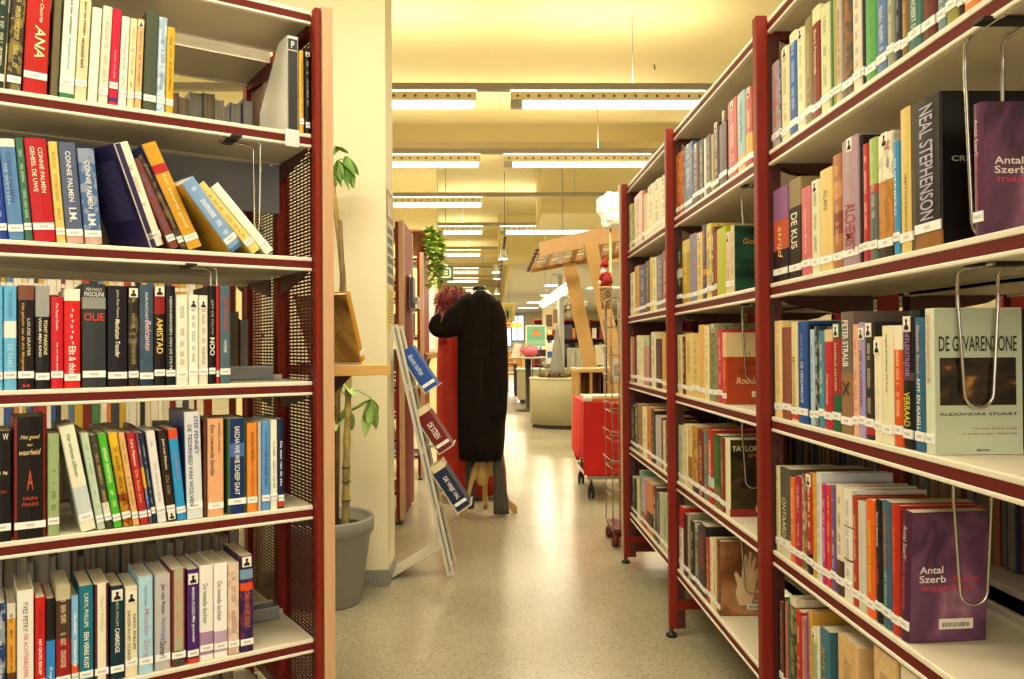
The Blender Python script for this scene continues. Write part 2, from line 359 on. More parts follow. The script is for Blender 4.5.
def mass_book(frame, s, y0, z, t, h, d, ci, pi, back=False, stick=False):
    O, ang = frame; u = Vector((math.cos(ang), math.sin(ang), 0)); n = Vector((-math.sin(ang), math.cos(ang), 0)); P = Vector((O[0], O[1], 0)) + u * s + n * y0; P.z = z + .0004
    M = Matrix.Translation(P) @ Matrix.Rotation(ang + (math.pi if back else 0), 4, 'Z'); b = MB(); b.prism(cover_mesh(t, d, h), 'z', 0, h, ci); w_ = min(.0017, t * .2)
    b.box((-t / 2 + w_, .004, .003), (t / 2 - w_, d - .003, h - .003), pi)
    if stick: b.box((-t * .47, -.0015, .02), (t * .47, .001, .036), len(MASSM) - 1)
    bmesh.ops.recalc_face_normals(b.bm, faces=b.bm.faces[:]); MASS._merge(b.bm, 0, M)
    # keep material slots
NM = len(DULL) + len(BRIGHT)
def backrow(frame, z, s0, s1, y, label=None, group=None, hmin=.185, hmax=.225, gap=0):
    s = s0
    while s < s1 - .01:
        t = R_.uniform(.014, .036); h = R_.uniform(hmin, hmax)
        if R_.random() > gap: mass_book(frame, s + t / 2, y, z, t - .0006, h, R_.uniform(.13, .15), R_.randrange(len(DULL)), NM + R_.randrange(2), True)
        s += t
def frontrow(frame, z, s0, s1, y, label=None, group=None, hmin=.19, hmax=.235):
    s = s0
    while s < s1 - .01:
        t = R_.uniform(.013, .034); h = R_.uniform(hmin, hmax); mass_book(frame, s + t / 2, y, z, t - .0006, h, .14, len(DULL) + R_.randrange(len(BRIGHT)), NM + 2, False, True); s += t
# ------------------------------------------------------------------ bookcases
MAROON = mat('7c2214', .5, spec=.2, var=.12, vscale=3); MAROON_D = mat('4a1712', .5); LIPW = mat('e4ddcb', .4); SHELF = mat('cfc6b0', .45, var=.04, vscale=4); LIPM = mat('64201a', .6, spec=.15)
BEECH = wood('c79f78', .9, (30, 30, 2)); BLACK = mat('151515', .5); STEEL = mat('b9b6ae', .25, 1.0); GREYM = mat('8f9294', .4, .3)
def perf_mat():
    M = bpy.data.materials.new('perforated_sheet'); M.use_nodes = True; nt = M.node_tree; N = nt.nodes; L = nt.links; b = N['Principled BSDF']
    b.inputs['Base Color'].default_value = (*lin('5a1a12'), 1); b.inputs['Roughness'].default_value = .5
    tc = N.new('ShaderNodeTexCoord'); sp = N.new('ShaderNodeSeparateXYZ'); L.new(tc.outputs['Object'], sp.inputs[0])
    def saw(v, per, duty):
        a = N.new('ShaderNodeMath'); a.operation = 'DIVIDE'; L.new(v, a.inputs[0]); a.inputs[1].default_value = per
        f = N.new('ShaderNodeMath'); f.operation = 'FRACT'; L.new(a.outputs[0], f.inputs[0])
        g = N.new('ShaderNodeMath'); g.operation = 'LESS_THAN'; L.new(f.outputs[0], g.inputs[0]); g.inputs[1].default_value = duty; return g.outputs[0]
    q = N.new('ShaderNodeMath'); q.operation = 'MULTIPLY'; L.new(saw(sp.outputs[1], .030, .84), q.inputs[0]); L.new(saw(sp.outputs[2], .0095, .44), q.inputs[1])
    r = N.new('ShaderNodeMath'); r.operation = 'SUBTRACT'; r.inputs[0].default_value = 1; L.new(q.outputs[0], r.inputs[1]); L.new(r.outputs[0], b.inputs['Alpha']); return M
PERF = perf_mat()
def bookcase(name, O, ang, frames, bays, zs, H, label, cat='bookcase', ends=(), base=True, group=None, depth=.25, mid=(.275, .315), shelves=None, back=True, pw=.015, pf=.028, pe=.034, solid=True):
    """frames: local x of the upright frames; zs: shelf tops; ends: local x sides that carry perforated sheet and beech panel"""
    root = empty(name, (O[0], O[1], 0), ang, label, cat, group)
    D2 = mid[0] + mid[1]
    for fx in frames:
        mb = MB()
        mb.box((fx - .015, -pf, .03), (fx + pw, .0, H), bev=.003); mb.box((fx - .010, -.001, .03), (fx + .010, .03, H - .01), 1)
        mb.box((fx - .017, mid[0], .03), (fx + .017, mid[1], H - .01), 0, bev=.003)
        if back:
            mb.box((fx - .015, D2, .03), (fx + .015, D2 + .042, H), bev=.003)
        yb = D2 if back else mid[0]
        mb.box((fx - .012, 0, .10), (fx + .012, yb, .132)); mb.box((fx - .012, .0, H - .05), (fx + .012, yb, H - .015))
        # slots in the upright
        for k in range(int((H - .17) / .04)): mb.box((fx - .0112, .012, .1 + k * .04), (fx + .0112, .018, .115 + k * .04), 2)
        up = mb.build('upright_frame', [MAROON, MAROON_D, BLACK], root)
        for yy in ((-.02, D2 + .02) if back else (-.02, mid[0] + .02)):
            mb = MB(); mb.lathe([(.008, .035), (.008, .014), (.019, .012), (.021, 0)][::-1], seg=16); mb.build('levelling_foot', BLACK, up, (fx, yy, 0))
    for fx, sd in ends:
        mb = MB(); mb.box((fx + sd * .004, .03, .05), (fx + sd * .006, mid[0], H - .03)); mb.box((fx + sd * .004, mid[1], .05), (fx + sd * .006, D2, H - .03)); mb.build('perforated_side_panel', PERF, root)
        mb = MB(); a, b = sorted((fx + sd * (pw + .002), fx + sd * (pw + pe))); mb.box((a, -pf + .03, .05), (b, D2 + pf - .03, H))
        if solid: mb.build('end_panel', MAROON, root)
        mb = MB(); mb.box((a, -pf - .004, .03), (b, -pf + .0305, H + .005), bev=.002); mb.build('beech_edge_strip', BEECH, root); mb = MB(); mb.box((a, D2 + pf - .0305, .03), (b, D2 + pf + .004, H + .005), bev=.002); mb.build('beech_edge_strip', BEECH, root)
    fr = sorted(frames)
    for i in range(len(fr) - 1):
        a, b = fr[i] + .0155, fr[i + 1] - .0155
        for side in ((0, 1) if back else (0,)):
            for zt in (shelves or zs):
                mb = MB(); sg = 1
                def Y(v): return v if side == 0 else D2 - v
                mb.box((a, Y(0), zt - .0105), (b, Y(.006), zt), 0, bev=.002); mb.box((a, Y(.0015), zt - .0285), (b, Y(.006), zt - .0105), 1); mb.box((a, Y(-.001), zt - .036), (b, Y(.012), zt - .0285), 0, bev=.002)
                mb.box((a, Y(.006), zt - .030), (b, Y(depth), zt - .0005), 2)
                mb.box((a, Y(depth - .004), zt - .034), (b, Y(depth), zt + .012), 2)
                for q in (a, b - .003): mb.prism([(Y(.02), zt - .031), (Y(depth), zt - .031), (Y(depth), zt - .085), (Y(.06), zt - .05)], 'x', q, q + .003, 3)
                mb.build('shelf', [LIPW, LIPM, SHELF, MAROON_D], root)
    return root
SP = .3202
# left bookcase, turned 32.6 degrees; local x = 0 is the right end of its shelf lips
LA = .5693; LO = (-.4623, 2.0814, 0); LF = (LO, LA)
LZ = [1.9392 - SP * i for i in range(5)] + [1.9392 - SP * 5 - .022, .045]
bookcase('bookcase', LO, LA, [.0155, -.9855], 1, LZ, 1.941, 'double-sided maroon library bookcase at left with a beech end panel', ends=[(.0155, 1)], pw=.0005, pf=.028, pe=.031, solid=False)
RA = -math.pi / 2; RO = (.6731, 3.9266, 0); RF = (RO, RA)
RZ = [1.8522 - SP * i for i in range(6)]
bookcase('bookcase', RO, RA, [0, 1, 2, 3.0], 3, RZ, 1.862, 'long double-sided maroon library bookcase in three bays along the right of the aisle', ends=[(0, -1)])
LW = ['', 'top shelf of left bookcase', 'second shelf of left bookcase', 'third shelf of left bookcase', 'fourth shelf of left bookcase', 'fifth shelf of left bookcase']
def RW(bay, k): return ['', 'top', 'second', 'third', 'fourth', 'lowest'][k] + ' shelf, right bookcase, ' + ['', 'nearest bay', 'middle bay', 'farthest bay'][bay]
W_ = 'ffffff'; K_ = '151515'
def cover_lines(col, strip=None, y0=.3, y1=.85):
    def f(e, t, h, d):
        mb = MB(); q = y1 * h
        while q > y0 * h:
            mb.box((-t / 2 - .0005, .14 * d, q - .0014), (-t / 2 - .0001, R_.uniform(.7, .88) * d, q)); q -= .0055
        mb.build('cover_text', mat(col, .5), e)
        if strip: mb = MB(); mb.box((-t / 2 + .0012, -.0016, 0), (-t * .12, -.0002, h * .995)); mb.build('spine_band', mat(strip, .4), e)
    return f
# ---- left, shelf 1
row(LF, LZ[1], [
 (-8, 3.4, -14, '243830', 'd8d2b8', 'dark green book cut by the photo edge', {'lean': 3}),
 (5.5, 20.5, -14, '3d3530', 'c9b65a', 'dark grey-brown book with yellow lettering', {'lean': 3, 'art': .3}),
 (22, 46.5, -25, 'b3201c', 'f1e3c4', 'thick red book lettered ANA', {'lean': 2.4, 'T': [('ANA', 'f4dfa8', .44, .27, .42, 'v', .12, .25), ('Conny Osorio', 'f0dcc0', .77, .33, .2, 'v', .12, .25)], 'stz': .04}),
 (49.5, 57.5, -8, '6b6047', '4a412f', 'plain olive-brown book', {'lean': 2.5, 'st': 0, 'amt': 0}),
 (58.5, 73.5, -9, 'e6ecd8', K_, 'pale book with black and turquoise spine lettering', {'lean': 3, 'b1': (0, .045, '2f7a4a'), 'T': [('paul van ostaijen', K_, .78, .36, .3), ('verzameld proza', '2a9ab8', .42, .3, .3)], 'stz': .035}),
 (74, 86, -2, 'd9cda4', K_, 'cream book with large black spine lettering', {'lean': 3, 'T': [('paul van ostaijen', K_, .8, .33, .34), ('verzameld werk', K_, .46, .3, .34)], 'stz': .04}),
 (87, 97, 7, 'ece7d4', 'b5b09c', 'blank white book', {'lean': 3, 'amt': .2, 'st': 0}),
 (97.6, 107.5, 5.5, 'd5d1bd', '8d8a7c', 'off-white book with faint grey lettering', {'lean': 3}),
 (108, 117, 8.5, 'c81a3c', 'e58fa0', 'crimson book with a purple band at its foot', {'lean': 2.6, 'b1': (.035, .08, '4a2a7a'), 'T': [('Leven van glas', 'e9a3b0', .42, .3, .34, 'v', 0, .2)], 'stz': .045}),
 (117.6, 126, 16, 'ebe5d6', '6a655c', 'white paperback right of the crimson book', {'lean': 2.6}),
 (126.5, 133.6, 18, 'e2d6a8', '6d6540', 'thin cream paperback', {'lean': 2.5}),
 (134, 141, 18.5, 'e0b27c', '5a3a20', 'peach paperback with a small round mark', {'lean': 2.3, 'icon': .94}),
 (142.5, 155.5, 11.5, '47513f', '2f372b', 'dark grey-green hardback', {'lean': 2, 'amt': .1, 'stz': .03}),
 (155.8, 164.5, 17, 'b9cfe0', '39618a', 'pale blue illustrated book', {'lean': 2, 'art': .35}),
 (165, 173, 27, 'd2a52c', '4a3010', 'mustard yellow book', {'lean': 1.6}),
 (299.5, 304.2, 51, 'd8ab45', '6b4a1a', 'thin yellow book beside the white magazine file', {}),
 (305.5, 312.3, 49, '26221f', 'c9c2a0', 'black book against the end panel', {'icon': .93}),
], LW[1], 'books on the top shelf of the left bookcase')
# ---- left, shelf 2
row(LF, LZ[2], [
 (-4, 8.5, 139.6, '28409a', 'aab4e0', 'royal blue book at the photo edge', {'lean': -5, 'tx': -9}),
 (9, 25, 139.5, '5a84b8', '3d5f94', 'sky blue book with a white cap', {'lean': -5, 'tx': -9, 'b1': (.92, 1, 'e8e6dc'), 'T': [('CONNIE PALMEN', '35568c', .62, .5, .3), ('DE WETTEN', 'a8c4e2', .55, .4, .2, 'v', -.25)]}),
 (25.4, 33.6, 138.5, '3f6e58', 'b5cfae', 'green book between blue and red', {'lean': -5, 'tx': -9}),
 (34.2, 56.6, 139.5, 'b81f2b', 'f0e6d0', 'thick red book with two lines of lettering', {'lean': -5, 'tx': -9, 'T': [('CONNIE PALMEN', 'f3e3c8', .69, .44, .2, 'v', .18), ('GEHEEL DE UWE', 'f3e3c8', .7, .44, .2, 'v', -.18)]}),
 (57, 66.5, 142, 'e2c26a', '8a6a2a', 'pale yellow book', {'lean': -4.5, 'tx': -9}),
 (67, 84.5, 143, '56617e', 'e9e7e2', 'slate blue book with silver lettering, left of its twin', {'lean': -4.5, 'tx': -9, 'b1': (0, .1, 'c9a090'), 'T': [('CONNIE PALMEN', 'e8e6e0', .66, .5, .3), ('I.M.', 'f4f2ee', .28, .14, .44)]}),
 (85.5, 103, 149, '4d6d9e', 'e9e7e2', 'mottled blue book with silver lettering, right of its twin', {'lean': -4.5, 'tx': -9, 'art': .25, 'b1': (0, .1, 'c9a090'), 'T': [('CONNIE PALMEN', 'e8e6e0', .62, .5, .3), ('I.M.', 'f4f2ee', .24, .14, .44)]}),
 (151.5, 169.5, 148, 'ece6d2', '8b8473', 'leaning white book with an indigo back cover', {'lean': -22, 'tx': -42, 'yaw': 24, 'd': .15, 'z': (.3, .8), 'side': '241c4a', 'face': cover_lines('6a6690', '2c2154')}),
 (171, 180.6, 160, '7a3f38', '55608a', 'leaning brick-red book', {'lean': -23, 'tx': -42}),
 (181.5, 188.5, 156, '3b2c22', '8a7a5a', 'leaning dark brown photo book', {'lean': -24, 'tx': -42, 'art': .4}),
 (189, 205.5, 147, 'd09a2e', 'f4e2b0', 'leaning ochre yellow book with a red spot', {'lean': -24, 'tx': -45, 'yaw': 5, 'b1': (.72, .8, 'b3302a'), 'side': '24408f', 'T': [('het zwarte goud', 'f0dfae', .45, .5, .3)]}),
 (232, 252.5, 187, '7fa3cf', 'e8eef4', 'strongly leaning light blue book', {'lean': -40, 'tx': -58, 'yaw': 14, 'side': 'c9962a', 'face': cover_lines('6a4c14'), 'b1': (0, .05, '4a6a9a')}),
 (253, 266, 187, 'e3c873', '8d7440', 'strongly leaning cream yellow book', {'lean': -41, 'tx': -58}),
 (266.5, 279, 188, 'f3eedd', 'c9c2ac', 'strongly leaning white paperback at the end', {'lean': -41, 'tx': -60, 'amt': .3}),
], LW[2], 'books on the second shelf of the left bookcase')
# ---- left, shelf 3
row(LF, LZ[3], [
 (-9, 3, 285, '69b3df', '3f86b8', 'light blue book cut by the photo edge', {'amt': 0}),
 (3.6, 16.8, 286, '69b3df', 'cfe6f4', 'light blue book with a white band and bird', {'b1': (.5, .66, 'e9e6df'), 'T': [('TONY PARSONS', '4a95c4', .83, .27, .4), ('DE FAMILIE', 'a8d6f0', .3, .28, .4)]}),
 (17.6, 34.6, 285.5, '231a17', 'd9a02a', 'black book with golden script lettering', {'b1': (.86, 1, '7a4a3a'), 'T': [('Het geheim van de drie Margarets', 'd8a42c', .5, .66, .22, 'v', -.2, .25), ('LOUISE ERATER', 'd8cdb8', .5, .36, .18, 'v', .16), ('M', 'c8301c', .035, .4, .03, 'h')]}),
 (35.2, 50, 286, '1c1b1d', 'e6d5a0', 'black book with a grey portrait at its head', {'b1': (.7, 1, '9a9a98'), 'b2': (.7, .99, '9a9a98'), 'T': [('TONY PARSONS', 'e9dca8', .5, .34, .24, 'v', .2), ('VOOR MIJN KIND', 'efe9da', .5, .38, .24, 'v', -.2)]}),
 (50.8, 63.5, 297, 'c51f2e', 'f0c8c0', 'short bright red paperback', {'T': [('Per Puste Punder', 'f4dcd0', .78, .3, .2, 'v', 0, .2), ('Van een ding dromen', 'f4dcd0', .33, .34, .2, 'v', 0, .2)]}),
 (64, 80.6, 289, 'd21f1c', 'f4efe4', 'red book with a white top and white marks', {'b1': (.88, 1, 'efe8d8'), 'T': [('Elit & thisl', 'f6f2ea', .28, .28, .44), ('* o * o * o *', 'e8eef8', .62, .36, .22)]}),
 (82, 106.3, 284, '34383b', 'b5b9bb', 'thick charcoal book lettered OLIE in red', {'T': [('PIER PAOLO', 'c9cbc8', .945, .66, .03, 'h'), ('PASOLINI', 'e0e0dc', .9, .8, .045, 'h'), ('OLIE', 'c83a22', .68, .84, .075, 'h')], 'b1': (.76, .87, '8c8d88')}),
 (107.6, 127.6, 286, '1d1a24', 'e8e0cc', 'thick black book with cream script lettering', {'T': [('John Dos Passos', 'cfc6b0', .82, .28, .16, 'v', .0), ('Manhattan Transfer', 'f0e6c8', .48, .38, .24, 'v', .0, .2)]}),
 (128.4, 139, 286, '30261e', 'a3906a', 'dark brown book with a pictogram sticker', {'icon': .93, 'art': .25}),
 (139.5, 153.8, 285, '3e5468', 'e8d4d0', 'misty blue book with pink script lettering', {'art': .3, 'T': [('ANN PATCHETT', 'c9d0d6', .78, .3, .2), ('Belcanto', 'e8b9bc', .5, .3, .4, 'v', .1, .2)], 'b2': (0, .1, '20364a')}),
 (154.2, 165.5, 286.5, '1f1513', 'e8b83a', 'black and red book lettered AMISTAD', {'b1': (.72, 1, '8c2018'), 'T': [('AMISTAD', 'ecc860', .5, .36, .55)], 'icon': .95}),
 (166, 175.8, 286, '171a22', 'ded9c9', 'slim black book with white capitals', {'T': [('HERINNERINGEN VAN DE STILTE', 'ded9c9', .52, .74, .26)]}),
 (176.2, 188.3, 295, 'eae4d2', '77726a', 'plain white paperback, left of three', {}),
 (188.8, 198.6, 295, 'eee9d9', '77726a', 'plain white paperback, middle of three', {'icon': .9}),
 (198.9, 208.2, 295.5, 'ddd7c3', '77726a', 'plain off-white paperback, right of three', {'icon': .9}),
 (208.8, 215.8, 286, '141414', 'f2efe6', 'tall black book lettered NOO', {'T': [('JEFF DE PAUW', 'a8a598', .68, .36, .4), ('NOO', 'f8f6f0', .38, .18, .7)]}),
 (216.3, 219.6, 286, 'b5201e', W_, 'thin red book', {'amt': 0}),
 (220, 230.6, 286, '4c6570', 'c8402a', 'teal grey book with orange lettering', {'T': [('JOOP DE WAARD', 'c8402a', .72, .34, .4), ('WERK', 'cfd4d0', .38, .14, .3)]}),
], LW[3], 'books on the third shelf of the left bookcase')
# ---- left, shelf 4
row(LF, LZ[4], [
 (-8, 11.5, 431.5, '191515', 'b03020', 'black book with white and red marks at photo edge', {'T': [('W', 'e8e4dc', .95, .3, .06, 'h', .2), ('~ ~', 'c9b8a0', .62, .6, .04, 'h'), ('IAIN', 'a32a1c', .45, .5, .03, 'h')]}),
 (13.5, 46.6, 417, '17110f', 'd9c08a', 'very thick black book with red edges and golden script', {'edge': '7c1714', 'T': [('Het goud', 'dcc48c', .83, .6, .045, 'h', 0, .35), ('der', 'dcc48c', .77, .18, .02, 'h'), ('waarheid', 'dcc48c', .71, .66, .045, 'h', 0, .35), ('A', 'b0452a', .48, .2, .16, 'h'), ('IAIN', 'b03a22', .33, .42, .028, 'h'), ('PEARS', 'b03a22', .28, .5, .028, 'h')]}),
 (47.6, 59.6, 434, '94a878', '38401f', 'sage green book', {'z': (.25, .65)}),
 (81.5, 97, 427, 'e9e2cc', '8faabf', 'leaning cream book with a green title strip', {'lean': -10.5, 'tx': -22, 'b2': (.16, .42, 'c4cfd0'), 'T': [('Het verloren stilleven', '2f8f68', .72, .4, .3)]}),
 (98, 106, 434, 'b9cdb4', '7f9a84', 'leaning mint book', {'lean': -9, 'tx': -18}),
 (106.5, 114, 436, '45413a', 'c9a95a', 'leaning dark grey book', {'lean': -9, 'tx': -17, 'b1': (.1, .28, 'd9d6ca')}),
 (114.4, 123, 434.5, '4fb02c', 'd9efb0', 'leaning bright green book', {'lean': -9, 'tx': -16}),
 (123.8, 133, 433.5, 'b98a22', '3c1f0c', 'leaning yellow and brown photo book', {'lean': -8.5, 'tx': -16, 'b1': (0, .35, '8c3a14'), 'b2': (.86, 1, 'e0b829'), 'art': .4}),
 (133.6, 140.2, 433.5, 'dcae6e', '7c5a2e', 'leaning sand coloured book', {'lean': -8.5, 'tx': -15}),
 (140.7, 149.3, 433.5, 'b22a28', 'f0d9c8', 'leaning red book with white script', {'lean': -8, 'tx': -14, 'T': [('Lara Pastoor', 'f2dccb', .78, .3, .36, 'v', 0, .2), ('De hele zee', 'e0a86a', .42, .36, .36, 'v', 0, .2)]}),
 (149.7, 153, 433, '6e4a6a', 'e0c24a', 'leaning thin plum book', {'lean': -8, 'tx': -13, 'b1': (.4, .62, 'd8a82a'), 'b2': (.2, .34, '2f62ae')}),
 (153.3, 157.6, 433, '1e3446', '9ab0bd', 'leaning thin navy book', {'lean': -8, 'tx': -12}),
 (158.2, 167.3, 431.5, 'e4e0e0', '9b98a0', 'leaning white book with a lilac edge', {'lean': -7, 'tx': -11, 'side': 'b9a5bb'}),
 (168, 177, 431, '2f2016', 'efe8d8', 'leaning dark brown book', {'lean': -6, 'tx': -10, 'T': [('Jose Luis Peixoto', 'f0eadc', .74, .34, .32), ('De blik', '8f7a5c', .4, .22, .36, 'v', 0, .2)], 'icon': .06}),
 (177.6, 187, 430, '2c93cd', 'd8486a', 'leaning sky blue book with a red head', {'lean': -5.5, 'tx': -9, 'b1': (.9, 1, 'd84a26'), 'T': [('speelduivel', 'b86a9a', .6, .3, .34)]}),
 (187.4, 203.5, 412, 'd5d9de', '27356b', 'tall thick blue book with a pale spine panel', {'lean': -1.5, 'tx': -3, 'd': .18, 'side': '2b4a8c', 'b1': (0, .0, '3456a0'), 'T': [('STEF PENNEY', '35457c', .78, .36, .26, 'v', .2), ('DE TEDERHEID VAN WOLVEN', '35457c', .5, .76, .26, 'v', -.2)]}),
 (203.9, 207.2, 420, '5a3426', 'b98a5a', 'thin brown book', {'amt': .2, 'st': 0}),
 (207.7, 224, 418.7, 'e2a87c', '5a3a2a', 'peach book with fine black lettering', {'T': [('Een roerende familie', '4a3226', .68, .52, .26, 'v', -.2, .2), ('FRIDLAND', '4a3226', .8, .3, .12, 'v', .22)]}),
 (227.6, 246.8, 418.7, '1c2f62', 'e9e2a0', 'deep blue book framed in green', {'edge': '2f5a30', 'b2': (.6, .74, '4a6aa8'), 'T': [('SASCHA WIE WIE SCHEEP GAAT', 'e8e6c8', .56, .72, .26)]}),
 (247.3, 257.6, 423, 'e08a35', '7a3a14', 'orange book', {'T': [('SASCHA PEPER', '6a3212', .74, .32, .3), ('EEN VREEMDE DAG', 'b8602a', .38, .4, .26)]}),
 (258.2, 261.6, 422, 'bfb9ac', '8d8778', 'thin stone grey book', {'amt': .2, 'st': 0}),
 (261.9, 270.4, 421.5, '5b93cf', '23457a', 'cornflower blue book', {'T': [('Sascha Peper', '2c4f86', .78, .24, .3), ('DE KLEINE ZIEL', '1f3c6c', .46, .4, .34)]}),
 (270.8, 277.8, 420, 'e2e2d2', '5f7a68', 'slim white book next to the navy one', {}),
 (278.2, 284.4, 419, '17264f', 'f0eee4', 'slim navy book with white lettering at the end', {'T': [('De man van de zee', 'f0eee4', .5, .5, .34)], 'b1': (.02, .08, 'c8452c')}),
], LW[4], 'books on the fourth shelf of the left bookcase')
# ---- left, shelf 5
row(LF, LZ[5], [
 (-6, 6, 604, '27406e', 'd8dde4', 'blue and white book at the photo edge', {'art': .35}),
 (6.8, 16, 604, 'd79a3c', '5a3416', 'amber book fading to brown', {'b1': (.85, 1, 'd5d0c4'), 'b2': (0, .3, '5a3a2c')}),
 (16.8, 34, 590.6, 'e9e5de', 'c9504a', 'thick white book with pink lettering', {'T': [('YVES PETRY', '6a6a80', .76, .28, .3), ('DE ACHTERBLIJVER', 'cf6a6a', .4, .4, .34)]}),
 (35, 45.6, 598, 'c4201c', 'f4e9dc', 'red book right of the thick white one', {'T': [('HET GROTE BEROEP', 'f4ead8', .4, .36, .3), ('A.M. Homes', '50100e', .76, .26, .2)]}),
 (46, 55.5, 599, '191919', '2d8ad0', 'black book with a blue lower half', {'b1': (0, .56, '2f86cf'), 'amt': .1, 'T': [('Kagel', 'e6e2da', .2, .16, .4)]}),
 (55.8, 71, 586.5, '8f1d22', 'd8c9a0', 'book with a sepia face above a crimson half', {'b1': (.5, .87, '4a3428'), 'b2': (.87, 1, 'b9b090')}),
 (71.5, 78.8, 596.5, '7fb2de', 'eef4f8', 'pale blue book with an orange foot', {'b1': (.1, .26, 'd85a2a')}),
 (79.2, 93.6, 586, '1f6d80', 'f0f0e6', 'teal book with white capitals', {'T': [('CARYL PHILLIPS', 'd9e6e4', .76, .34, .28), ('EEN VERRE KUST', 'f4f4ec', .36, .36, .34)]}),
 (94.6, 109, 584, 'e6dfc8', 'b59a70', 'cream book framed in plum', {'edge': '5a2230', 'T': [('Caryl Phillips', 'c9b48c', .7, .36, .26, 'v', 0, .2)]}),
 (110.3, 124.3, 586, '15303a', 'e6e9e4', 'dark green book with a torn sticker', {'icon': .9, 'T': [('CARYL PHILLIPS', 'a9b8b4', .72, .3, .2), ('CAMBRIDGE', 'f0f2ec', .42, .26, .32)]}),
 (125.3, 138, 587, 'e3d9bb', '2b2620', 'cream book with two lines of capitals', {'icon': .88, 'T': [('CARYL PHILLIPS', '39332a', .5, .4, .24, 'v', .22), ('DANSEN IN HET DONKER', '39332a', .46, .56, .24, 'v', -.22)]}),
 (138.8, 153.3, 576.7, 'a7cfe2', 'c5a8bb', 'baby blue book with pink lettering', {'T': [('Moeder Zorg', 'b592aa', .42, .5, .5), ('Renate Dorrestein', '6a7a94', .8, .2, .2)]}),
 (155, 170.8, 574.6, 'b9b4b8', '2d2a34', 'grey lilac book with bold lettering', {'T': [('Jan van Pieter', '2c2830', .74, .32, .34), ('Voorlopig', '5f7ab0', .43, .24, .4), ('Sluiter', '2c2830', .22, .16, .4)]}),
 (171.6, 186.2, 569.5, 'a8a58c', 'c9886a', 'olive grey book framed in crimson', {'edge': '7c1c26', 'b2': (0, .16, '4d463c')}),
 (187.4, 199.3, 569.5, '472469', 'f0ecf4', 'purple book with white lettering', {'icon': .9, 'T': [('MARINA PICASSO', 'e8e2f0', .66, .3, .24), ('Mijn grootvader', 'f4f0f8', .36, .28, .3)], 'b1': (0, .05, 'c8401c')}),
 (199.8, 213.6, 565.5, 'ebe7e2', '6f6a70', 'white book with a lilac foot, left of two', {'b1': (.06, .3, 'a582a8'), 'T': [('De tweede dochter', '77727a', .6, .42, .36, 'v', -.1)]}),
 (214.1, 227.8, 563.5, 'efece8', '6f6a70', 'white book with a lilac foot, right of two', {'b1': (.06, .28, 'b8a0bb'), 'T': [('De tweede dochter', '77727a', .6, .42, .36, 'v', -.1)]}),
 (228.2, 239.6, 563.5, 'd9c4b0', '9a6a70', 'beige flowered book', {'art': .45, 'b2': (.0, .01, 'b98a80')}),
 (240.4, 253.7, 556, '2d2150', 'c8552a', 'dark purple patterned book at the end', {'icon': .94, 'b1': (.76, .86, '6f98b4'), 'b2': (.64, .72, 'd84a1e'), 'T': [('DROMEN VAN HET ORIENT', 'd0622a', .46, .42, .4)], 'art': .15}),
], LW[5], 'books on the fifth shelf of the left bookcase')
# ---- right, bay 1 (nearest)
Wn = [None] + [RW(1, k) for k in range(1, 6)]
row(RF, RZ[1], [
 (767.3, 774.3, 67, 'a89a9c', 'b03a44', 'grey book with red swirls', {'art': .4}),
 (774.6, 776.8, 64, '4a5a86', W_, 'thin blue book', {}),
 (777, 784.8, 52, 'e4d5a8', '6a5a3a', 'cream book with a crown sticker', {'icon': .95}),
 (785.3, 792.6, 36.4, '2f5ba0', 'b9c9e4', 'cobalt book with a cream cap', {'b1': (.9, 1, 'e2d8b4')}),
 (793, 800.5, 33, 'e8dcb4', '8a7c56', 'cream book right of the cobalt one', {'icon': .95}),
 (801, 808, 21.6, '847a4e', 'b9b07a', 'olive book', {}),
 (808.3, 816.4, 11, '7c2114', 'e8c9a0', 'rust red book with a cream head', {'b1': (.86, 1, 'e2d6ac'), 'T': [('Boris Pasternak', 'e6c8a4', .6, .4, .3)]}),
 (816.8, 826, 9, 'cfd0a4', '5f6a4a', 'pale greenish book', {}),
 (826.6, 829.4, 2, '3f7a58', W_, 'thin green book', {'amt': 0}),
 (829.7, 832, 2, 'b8a84a', '3a3a2a', 'thin mustard book', {'amt': 0}),
 (832.3, 837.9, -1, 'b8ab94', '6a4048', 'taupe book with a brown edge', {}),
 (838.7, 849, -5, '4b4636', 'b8602f', 'charcoal book with orange lettering', {'art': .3}),
 (849.4, 858, -8, 'e2d3bc', '6a4a6a', 'pinkish white book', {}),
 (858.6, 861.5, -10, '2d2440', W_, 'thin indigo book', {'amt': 0}),
 (862, 873, -22, '4d9a4c', '9ad08a', 'leaf green book', {'amt': .2}),
 (873.6, 883.8, -30, '5875a6', 'c9d3e4', 'greyish blue book', {}),
 (884.1, 891.5, -32, '8a9076', 'd3d3b4', 'grey-green book', {}),
 (891.9, 898.6, -38, '232440', '8a8aa8', 'midnight blue book', {}),
 (899, 905.6, -40, '83632f', 'c9b06a', 'tan book', {}),
 (906, 919.6, -50, '3a6a66', 'd9e0c8', 'sea green book with pale capitals', {'T': [('ROBERT DARK', 'd9e0c8', .3, .4, .34)]}),
 (920.3, 934.3, -58, '61261c', 'a0644a', 'maroon brown book', {'amt': .2}),
 (935.8, 944.8, -64, '6d8490', 'd8dcd4', 'steel blue book', {}),
 (945, 956.8, -70, '8f8a42', 'd8d08a', 'olive yellow book', {}),
 (957.2, 962.4, -78, '35221c', 'a08a6a', 'espresso brown book', {}),
 (963.3, 977, -86, 'e6dcc2', 'd0703a', 'white and orange book', {'b1': (0, .1, 'd87a3a')}),
], Wn[1], 'books on the top shelf of the nearest right bay')
